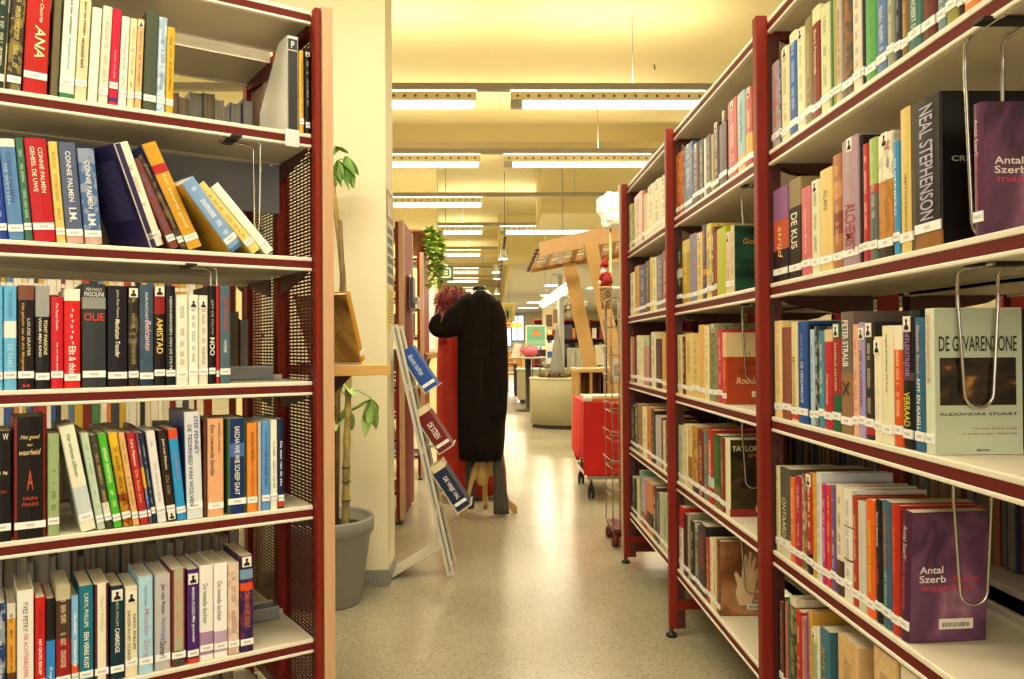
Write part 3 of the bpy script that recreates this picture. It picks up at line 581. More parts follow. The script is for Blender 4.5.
def coverpic(side_col=None, pics=(), texts=(), code=None):
    def f(e, t, h, d):
        x = t / 2 + .0004
        if side_col:
            mb = MB(); mb.box((t / 2 - .0002, .0025, .0015), (x, d - .001, h - .0015)); mb.build('front_cover', side_col if not isinstance(side_col, str) else mat(side_col, .35), e)
        for (a, b, c, g, col) in pics:
            mb = MB(); mb.box((x, a * d, b * h), (x + .0003, c * d, g * h)); mb.build('cover_picture', col if not isinstance(col, str) else mat(col, .35), e)
        for (s, cy, cz, L, Hh, col, *sh) in texts:
            letters(s, L * d, Hh * h, (0, 1, 0), (0, 0, 1), (x + .0008, cy * d, cz * h), col, e, 'cover_lettering', sh[0] if sh else 0)
        if code:
            cy, cz, ww = code; mb = MB(); mb.box((x + .0003, (cy - ww) * d, (cz - .04) * h), (x + .0011, (cy + ww) * d, (cz + .04) * h)); st = mb.build('barcode_sticker', mat('dcd6c6', .5), e)
            mb = MB(); k = -ww * .8
            while k < ww * .8:
                q = R_.uniform(.004, .012); mb.box((x + .0011, (cy + k) * d, (cz - .022) * h), (x + .0013, (cy + k + q) * d, (cz + .012) * h)); k += q + R_.uniform(.006, .012)
            mb.build('barcode', mat('1a1a1a', .6), st)
    return f
def art_mat(cols, scale=(6, 6, 6), detail=3, dist=0):
    M = bpy.data.materials.new('printed_picture'); M.use_nodes = True; nt = M.node_tree; b = nt.nodes['Principled BSDF']
    tc = nt.nodes.new('ShaderNodeTexCoord'); mp = nt.nodes.new('ShaderNodeMapping'); mp.inputs['Scale'].default_value = scale
    n = nt.nodes.new('ShaderNodeTexNoise'); n.inputs['Scale'].default_value = 1; n.inputs['Detail'].default_value = detail; n.inputs['Distortion'].default_value = dist
    r = nt.nodes.new('ShaderNodeValToRGB'); el = r.color_ramp.elements
    while len(el) < len(cols): el.new(.5)
    for i, c in enumerate(cols): el[i].position = .3 + .42 * i / (len(cols) - 1); el[i].color = (*lin(c), 1)
    nt.links.new(tc.outputs['Object'], mp.inputs[0]); nt.links.new(mp.outputs[0], n.inputs['Vector']); nt.links.new(n.outputs['Fac'], r.inputs[0]); nt.links.new(r.outputs[0], b.inputs['Base Color']); b.inputs['Roughness'].default_value = .32; return M
PURP = art_mat(['1c0d1c', '4a2843', '6e4060', '9a6c80'], (14, 14, 10), 4, .6)
SZ = [('Antal', .27, .56, .3, .055, 'e8dcd0'), ('Szerb', .29, .49, .34, .055, 'e8dcd0'), ('Reizi', .72, .49, .34, .05, 'c03a4a'), ('maanlicht', .48, .425, .66, .05, 'b83a4a')]
row(RF, RZ[2], [
 (771.4, 786, 189, 'b8543a', 'f0c8a0', 'purple and orange sunset book', {'b1': (.66, 1, '8a5c8c'), 'b2': (0, .34, '241c24'), 'T': [('strijd', 'eab878', .42, .34, .4, 'v', 0, .2)]}),
 (787.4, 799.5, 180, '1e1814', 'f0ead8', 'black book lettered De Kus', {'b1': (.72, 1, '8c7a54'), 'T': [('DE KUS', 'f2ecd8', .48, .36, .5)]}),
 (799.8, 809.7, 188, 'c9666c', 'f4c9b8', 'salmon pink book', {'T': [('Connie Kus, Moedertje', 'f0c8b4', .5, .5, .3)]}),
 (810, 818, 181, 'd8d8b4', '3a3a2c', 'cream book with a pictogram', {'icon': .93}),
 (818.6, 831.2, 169.5, 'dfc078', '6a8a4a', 'warm cream book with green lettering', {'T': [('ALAN', '6f8f4c', .7, .2, .3)]}),
 (831.6, 840.7, 155.4, 'a5683a', 'd8a870', 'tan book in brown blocks', {'b1': (.3, .5, '7a3420'), 'b2': (.62, .76, 'c0844c')}),
 (841, 857.8, 138.6, 'a38a96', 'a8242a', 'mauve book with tall red lettering', {'icon': .95, 'art': .15, 'T': [('ALCHEMIST', 'a3222a', .3, .38, .6)]}),
 (858, 861.4, 135.7, '2a1a20', W_, 'thin near-black book', {'amt': 0}),
 (862, 867.8, 144.5, 'b02a2c', 'f0b8a8', 'narrow red book', {}),
 (868.2, 876.7, 138.6, '5a5f5c', 'c9b8a0', 'slate book with a lime head', {'b1': (.62, 1, '98b45c'), 'b2': (.55, .62, 'a03a2a')}),
 (877.2, 892.2, 134, 'e2dcc4', 'b04a2a', 'white book with flames on its spine', {'icon': .95, 'b1': (0, .62, 'b87a24'), 'art': .25, 'b2': (0, .12, '2c1608'), 'T': [('Z', 'c8602c', .9, .4, .06, 'h', .2), ('j', '8a8a80', .76, .2, .08, 'h', .2)]}),
 (892.6, 898.7, 141.6, '3c8fc0', 'd8ecf4', 'bright blue narrow book', {'T': [('SILVERBERG', 'c8e4f0', .6, .5, .4)]}),
 (899.2, 913, 107.7, 'd3b868', 'efe3b0', 'tall cream and gold book', {'edge': '5f5238', 'T': [('SMITHERMANN', 'a88c44', .35, .4, .2)]}),
 (914, 941.4, 98, '141110', 'a9a2bb', 'huge black book with giant silver capitals', {'d': .16, 'b2': (0, .1, '8a5a20'), 'stz': .035, 'T': [('NEAL STEPHENSON', 'aaa3bd', .57, .76, .5)], 'face': coverpic('0c0a0a', [], [('CRY', .2, .56, .2, .035, 'b9b4a8')])}),
 (973.8, 983.6, 103, '5a2f4c', 'a84458', 'purple face-out book held by a wire', {'d': .135, 'T': [('Antal Szerb', 'c9a8b0', .74, .28, .4), ('Reizi maanlicht', 'a84458', .4, .42, .4)], 'face': coverpic(PURP, [], SZ, (.92, .09, .2))}),
], Wn[2], 'books on the second shelf of the nearest right bay')
row(RF, RZ[3], [
 (766.8, 774.2, 321.7, 'e3c98e', 'a8905a', 'wide cream book by the post', {}),
 (774.4, 783.7, 328, '8a5040', '5c2c24', 'brown-red book', {'amt': .1}),
 (784.1, 790.5, 322.7, 'dccf9a', 'a89a3a', 'cream book with gold capitals', {'T': [('MARLANDEN', 'a8963c', .4, .5, .4)], 'b1': (.02, .08, 'c8402a')}),
 (790.9, 801, 322.3, '1f4d9a', 'e4e4dc', 'cobalt blue book', {'T': [('DE VERZAMELDE', 'dfe3e8', .4, .4, .26), ('Gilad Roei', '8aa8d8', .76, .24, .2)]}),
 (801.5, 803, 325, '151a2a', W_, 'thin black book', {'amt': 0, 'st': 0}),
 (803.3, 807.8, 330, 'a9c4d8', '4a6a8a', 'narrow pale blue book', {}),
 (808, 812, 327, '3a3a3e', 'd0d0c8', 'narrow patterned grey book', {'art': .3}),
 (812.3, 817.8, 331, '3f86a0', 'e0d6a8', 'turquoise book', {}),
 (818.2, 826.5, 330, 'b3262c', 'e8b49a', 'scarlet book', {'b1': (.88, 1, 'd8c098'), 'T': [('Dancetime', 'e8b49a', .4, .3, .3)]}),
 (826.8, 835.3, 323.7, '1d5a3c', 'd8d0b4', 'dark green book with a red title strip', {'icon': .93, 'b1': (.34, .86, '962c24'), 'T': [('CHARLIE LEUVEN', 'ead8b8', .6, .44, .22)]}),
 (835.6, 847.7, 312.4, '8d6a48', 'efe8da', 'brown book with a giant X', {'b1': (.5, 1, '6d6058'), 'T': [('PETER STRAUB', 'f4eee2', .74, .38, .5), ('X', '17110c', .37, .7, .11, 'h')]}),
 (848, 854.2, 324.8, 'e0a98a', '9a5a4a', 'peach narrow book', {}),
 (854.4, 860.7, 322.7, 'a396c4', '4f3f86', 'lilac book', {'icon': .9, 'T': [('DE LAVENDEL', '4a3c86', .5, .5, .4)]}),
 (861, 869.8, 322.3, '2f2a26', 'd0b890', 'dark book with a key sticker', {'icon': .93, 'b1': (.04, .1, 'b02a24')}),
 (870.3, 878.6, 337, 'e8dfc2', 'a89c84', 'short cream book', {'icon': .9, 'amt': .3}),
 (878.9, 891, 326, 'e2dbb8', '6a6448', 'wide ivory book', {'T': [('August Strindberg  De Rode', '5c5742', .68, .5, .2)]}),
 (891.3, 900.9, 325.7, 'd0501f', 'f0c8a0', 'orange book with a white head', {'b1': (.8, 1, 'eadfc8')}),
 (901.2, 912, 317.7, '1a1418', 'a070b8', 'black book with purple and yellow lettering', {'icon': .95, 'T': [('HITLERSTRIJDER', 'a87abf', .72, .34, .6), ('VERRAAD', 'd8d02c', .3, .26, .6)], 'b1': (.52, .58, '5a4048')}),
 (914, 924.4, 317.7, '2f6488', 'e0dcc8', 'teal blue book', {'T': [('Elizabeth Strout', 'd0a898', .76, .36, .34), ('AMY EN ISABELLE', 'f0ecdc', .34, .42, .36)]}),
 (925, 934.5, 308.5, 'cfd6bc', 'd09a84', 'pale green face-out book with a dark photo', {'d': .139, 'T': [('DE GEVARENZONE', 'd0917c', .72, .46, .36)],
   'face': coverpic('b4bda4', [(.07, .335, .93, .66, art_mat(['0c0906', '100c08', '3a2410', 'b07a3c'], (16, 16, 16), 3, 1.2))],
   [('DE GEVARENZONE', .5, .755, .88, .105, '1d201c'), ('ALEXANDRA STUART', .5, .275, .88, .02, '2b2e28'), ('Wie zoekt, die vindt de weg', .68, .175, .5, .016, 'a06a4a'), ('van de angst en ergens - Thrillers Zeist', .62, .14, .62, .016, 'a06a4a'), ('BRUNA', .55, .03, .15, .014, '2b2e28')])}),
], Wn[3], 'books on the third shelf of the nearest right bay')
row(RF, RZ[4], [
 (767.5, 771.6, 463, 'cfcf9c', '7a7a4a', 'narrow lime cream book by the post', {}),
 (772, 781.7, 465, '57564a', 'd6ceb4', 'grey book lettered Ontaard', {'T': [('ONTAARD', 'ddd6bc', .44, .44, .42)], 'b1': (0, .2, 'd9d3bd'), 'd': .19}),
 (782.2, 787, 474.7, 'd8713a', 'f0c8a0', 'narrow orange book', {}),
 (787.4, 794, 473.6, 'a82440', 'e8a8a0', 'crimson pink book', {}),
 (794.3, 799.1, 472, '7a6040', 'd8c49a', 'brown photo book', {'art': .4}),
 (799.5, 805.3, 471, 'b02c20', 'f0e0c8', 'red and black book with a pictogram', {'icon': .93, 'b1': (0, .2, '1a1414')}),
 (805.6, 809.6, 471, 'cf9a2c', '7a4a1a', 'golden narrow book', {}),
 (809.9, 815, 470.7, 'c9d2d4', '6a7a90', 'bluish white book', {}),
 (815.4, 820.2, 482, 'b8286c', 'f0b8d0', 'magenta book', {}),
 (820.5, 824.9, 484, 'c8382a', 'e8c43a', 'red book with yellow lettering', {}),
 (825.2, 830.2, 485, '6a5488', 'c9b8d8', 'violet book', {}),
 (830.6, 838.3, 484, 'd8ceb4', '6a4a34', 'white book above a brown photo foot', {'b1': (0, .32, '4d3020')}),
 (838.7, 847.8, 487.7, 'dcd8cc', '8a8a84', 'white book with dark rules', {'b1': (.36, .375, '2a2a2a'), 'b2': (.66, .67, '2a2a2a')}),
 (848.1, 853.7, 494.8, 'a8381f', 'e8b88a', 'rusty red book', {}),
 (854, 862.6, 500.7, 'c4c2b2', 'a09e90', 'plain light grey book', {'amt': .2}),
 (863, 872.5, 499.5, 'df5f1e', 'f0d02a', 'vivid orange book with yellow lettering', {'T': [('SCHADUW VOOR BEGINNERS', 'e8cc30', .52, .62, .34)]}),
 (872.9, 880.2, 499.5, '1b1816', 'c0392a', 'black book with red and white lettering', {'T': [('Niccol Ammaniti', 'e6e0d4', .76, .28, .3), ('IK HEB', 'b8342a', .42, .2, .3)]}),
 (880.5, 890.2, 501.4, '3e6072', 'c8603f', 'petrol blue book with orange lettering', {'d': .15, 'T': [('MARION BLOEM', 'c0603f', .7, .44, .28), ('HET VERHAAL', '9ab4c0', .3, .3, .28)]}),
 (890.6, 899, 505, 'b52c1a', 'e07a4a', 'brick orange book', {'d': .145, 'T': [('MARIO ANDE', 'd8683c', .66, .38, .3)]}),
 (899.6, 908.6, 512, '4a2540', 'b83a50', 'purple face-out book above the open shelf', {'d': .135, 'lean': 3, 'tx': 3, 'yaw': 4, 'T': [('Antal Szerb', 'd0b0b8', .76, .26, .4), ('Reizi maanlicht', 'b0445a', .44, .4, .4)], 'face': coverpic(PURP, [], SZ, (.6, .14, .22))}),
], Wn[4], 'books on the fourth shelf of the nearest right bay')
row(RF, RZ[5], [
 (780, 783.2, 603, '6a4236', 'b89a84', 'dull brown book', {}),
 (783.5, 785.2, 603, '241e1c', W_, 'thin dark book', {'amt': 0}),
 (785.5, 787.6, 603, 'c86444', W_, 'thin coral book', {'amt': 0}),
 (788, 790.2, 600, '3f6a66', W_, 'thin green-grey book', {'amt': 0}),
 (790.4, 796.4, 599, '3d4426', 'b8b07a', 'dark olive patterned book', {'art': .4, 'b1': (.93, 1, 'ded6bc')}),
 (796.7, 801.6, 612, 'b02a24', 'e6d3a8', 'red book with cream capitals', {'b1': (.9, 1, 'c0301f')}),
 (802, 806.6, 619, 'b06a62', 'd8a89a', 'dusty pink book', {}),
 (806.9, 808.6, 614, '7a4a9a', W_, 'thin purple book', {'amt': 0}),
 (808.9, 812.6, 613, 'c8963a', '5a3a14', 'golden ochre book', {'d': .2}),
 (813, 816.6, 628, 'd8ceac', 'b83a2a', 'cream book with a chess sticker', {'icon': .93, 'b1': (.5, .85, '8fb08a')}),
 (816.9, 820.2, 629, 'e0d8bc', 'b83a2a', 'narrow cream book with red lettering', {}),
 (820.6, 829.4, 630.6, '3f6d80', 'c0a04a', 'steel teal book with gold capitals', {'d': .2, 'T': [('AMY TAN', 'b89a4a', .6, .5, .4)]}),
 (838.7, 859, 642, 'd0ac78', '8a6a3a', 'thick parchment coloured book', {'art': .35, 'b2': (.0, .001, 'b88c54'), 'd': .19, 'st': 0}),
 (874.7, 898, 654, 'd3b284', '8a6a3a', 'second thick parchment book with a ribbon', {'art': .35, 'b2': (.0, .001, 'b88c54'), 'd': .19, 'st': 0}),
 (902, 930, 676, 'e0d3b4', '8a6a3a', 'ivory thick book', {'d': .19, 'st': 0, 'amt': 0}),
], Wn[5], 'books on the lowest shelf of the nearest right bay')
# ---- right, bay 2
Wm = [None] + [RW(2, k) for k in range(1, 6)]
row(RF, RZ[1], [
 (672, 679.2, 157, 'a84a14', 'e8a03a', 'burnt orange book', {'art': .4}),
 (680, 688.8, 148.4, '52688c', 'c9d2da', 'blue photo book', {'icon': .95, 'art': .2}),
 (689.2, 695.4, 148, '4a2c2a', 'c9a890', 'dark mauve book', {'icon': .95}),
 (695.8, 700.5, 143, '33351f', 'b8b080', 'olive black book', {}),
 (700.8, 702.8, 141.8, 'd8d8cc', W_, 'thin white book', {'amt': 0}),
 (703.1, 708.2, 137.8, '4a3c34', 'a89a88', 'umber book', {}),
 (708.5, 710.9, 137, 'b8a05c', W_, 'thin khaki book', {'amt': 0}),
 (711.2, 716.4, 126.4, '42261c', 'c0a080', 'chocolate book', {'icon': .96}),
 (716.9, 725, 125, '3a1e18', 'a08060', 'wide chestnut book under a white disc', {'amt': .1}),
 (726.5, 735.9, 101, 'b5423f', 'e8a898', 'rose red book', {'icon': .93}),
 (736.4, 744.7, 93, '8fb4b8', '1f4a5a', 'light blue book with dark script', {'T': [('Linda Lay Shuler', '1f4a5a', .62, .5, .44)], 'b1': (0, .22, 'c9a868')}),
 (745.1, 752.4, 88.4, 'a8341c', 'e0b03a', 'red book with a yellow lower half', {'b1': (.1, .42, 'd09a2a'), 'icon': .95}),
 (752.8, 756, 89, 'd07a28', W_, 'thin orange book', {'amt': 0}),
], Wm[1], 'books on the top shelf of the middle right bay')
row(RF, RZ[2], [
 (676.5, 681.8, 246, '2a2a20', 'b8b8a8', 'black book with a white bird', {'b1': (.45, .6, 'b9b9ae')}),
 (682, 688.7, 240.5, 'b8982a', 'e8d890', 'mustard book', {'b1': (.8, 1, 'd8c070')}),
 (689.3, 696.2, 234.3, '7a8aa8', 'b04a44', 'pale blue patterned book', {'art': .4}),
 (696.6, 702, 232.8, 'dcbc6a', '7a5c20', 'yellow cream book', {'icon': .93}),
 (702.3, 706.1, 224.7, '3a3a70', 'd87a2a', 'indigo book', {'b1': (.32, .4, 'd8822c')}),
 (706.3, 711.1, 224, 'dcc25a', '3a3a2a', 'yellow book with dark marks', {'art': .3}),
 (711.4, 714.4, 227, '6a5038', W_, 'narrow brown book', {}),
 (714.6, 716.6, 232, 'a83a2a', W_, 'thin rust book', {'amt': 0}),
 (716.9, 725.9, 228, 'aeb820', '7a7a1a', 'chartreuse book', {'amt': 0, 'st': 0}),
 (726.1, 730.5, 232, 'd8b8a0', 'a8443a', 'pinkish cream book', {'icon': .9}),
 (730.9, 734.2, 225.5, 'c9bf9a', '3a3a2a', 'dark green face-out book', {'d': .145, 'face': coverpic(art_mat(['081410', '12382c', '1d5040', '0e2a22'], (8, 8, 30), 3), [], [('van B.', .66, .88, .3, .04, 'd8d0b8'), ('Goudeneeuw', .6, .76, .84, .085, 'c8884a', .2)])}),
], Wm[2], 'books on the second shelf of the middle right bay')
row(RF, RZ[3], [
 (674.8, 679.4, 335, 'e2d3a0', '2a2a20', 'cream book with a small pictogram', {'icon': .9}),
 (679.7, 682.7, 336.7, '5a2420', W_, 'thin dark red book', {}),
 (683, 690, 333.5, 'e3c684', 'a88a4a', 'cream book lettered in gold', {'T': [('CINNAMON', 'a8904c', .62, .5, .3)]}),
 (690.3, 696.6, 335, 'd8c07a', '8a7440', 'buff book', {}),
 (697, 703, 325, 'dcb468', 'b88a4a', 'tall honey cream book', {'amt': .1}),
 (703.2, 707.9, 326, 'e6d8a8', '6a5a3a', 'tall ivory book', {}),
 (708.2, 717, 323.8, '8a8a62', '4a4a24', 'tall olive photo book', {'art': .4, 'icon': .94}),
 (717.6, 722, 330, 'c8304a', 'f0b8b8', 'raspberry book', {}),
 (722.4, 726.4, 332.7, 'b84a1c', 'e0b080', 'orange face-out book with a cream top', {'d': .15, 'b1': (.66, 1, 'dcbc84'), 'face': coverpic('a83c14', [(.0, .66, .99, .995, 'dcc394'), (.45, .69, .47, .73, '1c1410')], [('Gillian', .6, .57, .5, .07, '5c2814', .2), ('Slovo', .42, .46, .4, .07, '5c2814', .2), ('Roodstof', .5, .33, .6, .09, 'e8d0a0', .2)], (.7, .14, .2))}),
], Wm[3], 'books on the third shelf of the middle right bay')
row(RF, RZ[4], [
 (677, 682.2, 425.4, 'b9c4a4', '7a8a6a', 'pale green book', {}),
 (682.5, 686.4, 424, 'e0d2a4', '8a7a4a', 'narrow cream book', {}),
 (686.7, 690.6, 424, 'd8c08a', '7a4a2a', 'cream and brown photo book', {'b1': (.1, .5, '9a6a3a')}),
 (690.9, 696.6, 426, 'c49440', '5c3a18', 'golden book with brown figures', {'art': .4, 'b1': (0, .1, '1c2a3a')}),
 (697, 702.7, 430, '7a1c1c', 'e0c8a0', 'wine red book', {'icon': .08}),
 (703, 707, 430, '3a7a70', 'c8603a', 'multicoloured teal book', {'art': .45}),
 (707.3, 712.8, 429.5, 'b0241c', 'f0e6d0', 'red book with a white strip', {'T': [('HERMANNEN', 'f0e4cc', .6, .5, .4)], 'b1': (.22, .36, 'b8c8b8')}),
 (713.4, 719.9, 435, '1f5a24', '8ab04a', 'forest green book', {'b1': (0, .3, '6a6430'), 'amt': .2}),
 (720.2, 724.4, 438, '7a3424', 'c89a7a', 'russet narrow book', {}),
 (725.3, 730.2, 439, 'e2d8b0', '8a7a4a', 'dark face-out book with a lit doorway', {'d': .15, 'amt': 0, 'face': coverpic(art_mat(['0a0806', '1c150c', '46340f', '8a6a1c'], (9, 9, 14), 4, .8), [(0, .0, .99, .1, '8c2018')], [('TAYLOR SMITH', .5, .88, .9, .07, 'd8cda8'), ('SPOREN', .6, .79, .5, .05, 'b8722a')], (.7, .1, .2))}),
], Wm[4], 'books on the fourth shelf of the middle right bay')
def hand_cover(e, t, h, d):
    coverpic(art_mat(['5a3018', '8a5630', 'b88458', '7a4a2a'], (9, 9, 12), 3), [], [('de hand', .8, .2, .3, .03, 'e6dcc0')], (.72, .12, .2))(e, t, h, d)
    mb = MB(); x = t / 2 + .0006   # printed hand, palm and five fingers, on the cover
    P = [(.50, .14), (.42, .3), (.46, .42), (.40, .56), (.44, .60), (.54, .5), (.56, .66), (.60, .82), (.65, .82), (.64, .66), (.70, .86), (.75, .86), (.72, .66), (.80, .80), (.84, .78), (.79, .6), (.87, .66), (.90, .62), (.83, .45), (.78, .26), (.72, .14)]
    mb.prism([((p[0] - .12) * d, p[1] * h) for p in P], 'x', x, x + .0004); mb.build('cover_picture', mat('e0bf94', .4, var=.12, vscale=40), e)
row(RF, RZ[5], [
 (676.3, 680.2, 504.6, 'e6e0cc', '3a4a6a', 'white book with a red head', {'b1': (.68, 1, 'c8281c')}),
 (680.5, 684.8, 512.4, '42181c', W_, 'dark wine book', {'amt': 0, 'd': .17}),
 (685, 687.7, 512, '9a9278', W_, 'thin stone book', {'amt': 0}),
 (688, 692, 520, '1c1a18', 'd0ccb8', 'narrow black book', {}),
 (692.4, 697.8, 523, '5c544c', 'c8c0ac', 'grey-brown book', {'icon': .95}),
 (698.1, 704.7, 524, '2f2a28', 'b82a24', 'charcoal book with red letters', {'T': [('LUGIER', 'b82a28', .6, .5, .44)]}),
 (705.2, 708.9, 538, 'b03a20', 'e0b890', 'narrow vermilion book', {}),
 (709.2, 712.4, 538, 'dcd6bc', '5a5a4a', 'thin chalk book', {}),
 (712.7, 716, 539, 'd8c48a', '7a6a3a', 'narrow sand book', {}),
 (716.4, 720.2, 541, '6a4030', 'b89a84', 'brown face-out book showing a pale hand', {'d': .155, 'face': hand_cover}),
], Wm[5], 'books on the lowest shelf of the middle right bay')
# ---- right, bay 3
Wf = [None] + [RW(3, k) for k in range(1, 6)]
row(RF, RZ[1], [
 (629.4, 632, 204.5, 'd8cf9a', '5a5a3a', 'narrow cream book at the end', {}),
 (632.2, 634.2, 205, '7a9a3a', W_, 'thin green book', {}),
 (634.5, 642, 193.8, 'e6cdbc', 'b84a3a', 'white book with red print', {}),
 (642.2, 644, 191.5, 'd0602a', W_, 'thin orange book', {'amt': 0}),
 (644.2, 647.6, 193.8, 'e0d8b8', '4a4438', 'narrow white book', {'icon': .95}),
 (648, 653.8, 185, 'e3dab4', '5a5440', 'ivory book, left of three tall ones', {'icon': .95}),
 (654.1, 660, 180, 'e0d6ac', '5a5440', 'ivory book, middle of three tall ones', {'icon': .95}),
 (660.3, 667, 175.5, 'e3dab4', '5a5440', 'ivory book, right of three tall ones', {'icon': .95}),
], Wf[1], 'books on the top shelf of the farthest right bay')
row(RF, RZ[2], [
 (630.5, 634.6, 272.5, 'e6ddbc', '6a6040', 'white book at the end', {}),
 (635, 639.2, 266, 'c9a24a', '5a4a1a', 'yellow ochre book', {}),
 (639.5, 645.7, 265, '4a4070', 'b8b0c8', 'purple-blue book', {}),
 (646, 649.7, 261, '4a4440', 'b0a890', 'dark grey book', {}),
 (650, 653, 257.5, 'd8c060', '5a5020', 'yellow book', {}),
 (653.2, 656.4, 258, 'e3d9b4', '3a3a2a', 'cream book with a pictogram', {'icon': .94}),
 (656.7, 662.7, 255, '6a6480', 'c9b8c0', 'grey violet book', {}),
 (663, 667.6, 250.5, 'b03024', 'e8c8a8', 'red book near the post', {}),
], Wf[2], 'books on the second shelf of the farthest right bay')
row(RF, RZ[3], [
 (630.5, 632.6, 337, 'c0a878', W_, 'thin beige book', {}), (632.8, 634.5, 338, 'c86a3a', W_, 'thin orange book', {'amt': 0}),
 (634.7, 636.7, 337, '2f3468', W_, 'thin navy book', {'amt': 0}), (636.9, 640, 335.5, 'e0d6b0', '5a5440', 'cream book', {}),
 (640.3, 643.4, 337, 'dcdcc0', '4a8a4a', 'white book with green print', {}), (643.7, 649, 336.5, 'c88a84', '5a8a4a', 'pink and green book', {'b1': (.8, 1, 'b9c890')}),
 (649.3, 651.2, 335, '5a5468', W_, 'thin grey violet book', {'amt': 0}), (651.5, 655.7, 332, 'e3d8b0', '5a5440', 'tall cream book', {}),
 (656.1, 662, 339, '43203a', '8a6a84', 'aubergine book', {}), (662.3, 667.8, 334, 'd0a444', '7a5a20', 'amber yellow book', {'amt': .2}),
], Wf[3], 'books on the third shelf of the farthest right bay')
row(RF, RZ[4], [
 (629.2, 633.5, 405, '4a3c34', 'c0b090', 'dark brown book', {}), (633.8, 636.4, 403, '3f6a54', W_, 'thin green book', {}),
 (636.7, 640.9, 403.5, 'a8784a', '3a5a44', 'tan and green book', {'art': .4}), (641.3, 645.8, 406.6, 'e0d8b8', '6a6448', 'white book', {}),
 (646, 650.2, 407, 'cf7a2a', '7a3a14', 'orange book', {}), (650.5, 654.6, 410, '2a2824', 'a8a08c', 'black book', {}),
 (655, 660.8, 416, 'b5b0b8', '8a8490', 'lilac grey book', {'amt': .2}), (661, 662.6, 418, '7a4424', W_, 'thin brown book', {'amt': 0}),
 (662.8, 665.3, 421, 'd8cc94', '6a6440', 'thin cream book', {}), (665.6, 668.8, 422, '2c2626', 'c0b8a0', 'near-black book by the post', {}),
], Wf[4], 'books on the fourth shelf of the farthest right bay')
row(RF, RZ[5], [
 (630.2, 635.4, 477, '20262e', 'a8b0b0', 'blue-black book', {'icon': .95}), (635.7, 638.4, 480, 'dccf94', '6a6440', 'thin cream book', {}),
 (638.7, 640.3, 470, '6fa08a', W_, 'thin mint green book', {'amt': 0, 'd': .2}), (640.6, 645.9, 477.5, 'b08a9a', 'd8c0c8', 'dusty lilac book with a red foot', {'b1': (0, .3, '9a2f24')}),
 (646.2, 652.4, 482.7, 'd07a3a', 'e8b080', 'orange book with a black foot', {'b1': (.08, .42, '1f1812'), 'amt': 0}), (652.7, 655.7, 487, '5c4030', W_, 'narrow brown book', {}),
 (656.1, 659, 493, '3f4e66', 'a8b0b8', 'narrow slate book', {}), (659.3, 662, 494, 'c0b894', '6a6448', 'narrow stone book', {}), (662.3, 668, 495, 'b5c0a0', '5a6a50', 'pale green striped book', {'art': .3}),
], Wf[5], 'books on the lowest shelf of the farthest right bay')
# side covers / framed spines that differ from the spine colour
# ------------------------------------------------------------------ books seen by their page edges on the far sides
DB = .59 - .008
for k, (a, b) in {1: (-.62, -.035), 2: (-.5, -.04), 3: (-.95, -.05), 4: (-.95, -.05), 5: (-.95, -.08)}.items():
    backrow(LF, LZ[k], a, b, DB, 'book on the far side of left bookcase, ' + ['', 'top', 'second', 'third', 'fourth', 'fifth'][k] + ' shelf, page edges showing', 'far-side books of the left bookcase, shelf ' + ['', 'one', 'two', 'three', 'four', 'five'][k], .17 if k in (1, 3, 4) else .19, .20 if k in (1, 3, 4) else .24)
backrow(LF, LZ[6], -.6, -.08, DB, 'book on the base shelf below, far side of left bookcase, page edges showing', 'far-side books of the left bookcase, base', .2, .24)
for k, a, b in ((3, .1, .9), (4, .03, .97), (4, 1.03, 1.97), (4, 2.03, 2.9), (5, .03, .97), (5, 1.03, 1.97), (5, 2.03, 2.9), (3, 1.1, 1.95)):
    bay = ['farthest', 'middle', 'nearest'][int(a)]
    backrow(RF, RZ[k], a, b, DB, 'book on far side of right bookcase, ' + bay + ' bay, ' + ['', '', '', 'third', 'fourth', 'lowest'][k] + ' shelf, page edges showing', 'far-side books, ' + bay + ' bay, shelf ' + str(['', '', '', 'three', 'four', 'five'][k]), .18, .235, .06)
# a taller dark book standing behind the pale green one
e = book('book', RF, on_frame(RF, .02, 925, RZ[3]) - .016, .012, RZ[3], .028, .226, .175, '1b2320', '3a4a48', label='large dark teal book right behind the pale green face-out one', cat='book', group='books on the third shelf of the nearest right bay', o={'st': 0, 'amt': 0})
# ------------------------------------------------------------------ magazine file, bookends, label holder
u = Vector((math.cos(LA), math.sin(LA), 0)); n = Vector((-math.sin(LA), math.cos(LA), 0))
def LP(s, y, z): p = Vector(LO) + u * s + n * y; p.z = z; return p
s0 = on_frame(LF, .01, 287.5, LZ[1]); s1 = on_frame(LF, .01, 298.3, LZ[1]); tf = s1 - s0; hf = z_at(LF, .01, 293, 36.5) - LZ[1]
t = empty('magazine_file', LP((s0 + s1) / 2, .01, LZ[1] + .0005), LA, 'white slanted magazine file with a black spine marked P on the top left shelf', 'magazine file')
mb = MB()
for x in (-tf / 2, tf / 2 - .002): mb.prism([(0, 0), (.235, 0), (.235, hf * .42), (.07, hf), (0, hf)], 'x', x, x + .002)
mb.box((-tf / 2, 0, 0), (tf / 2, .002, hf)); mb.box((-tf / 2, .233, 0), (tf / 2, .235, hf * .42)); mb.box((-tf / 2, 0, 0), (tf / 2, .235, .002)); mb.box((-tf / 2 + .003, .004, .003), (tf / 2 - .003, .2, hf * .4))
mb.build('file_body', mat('dfe0dc', .35), t)
mb = MB(); mb.box((-tf * .42, -.0012, hf * .02), (tf * .42, .0002, hf * .97)); bp = mb.build('spine_label', mat('2b2d2e', .4), t)
mb = MB(); mb.box((-tf * .42, -.0016, hf * .845), (tf * .42, -.0011, hf * .855)); mb.build('label_rule', mat('dcdcd8', .4), bp)
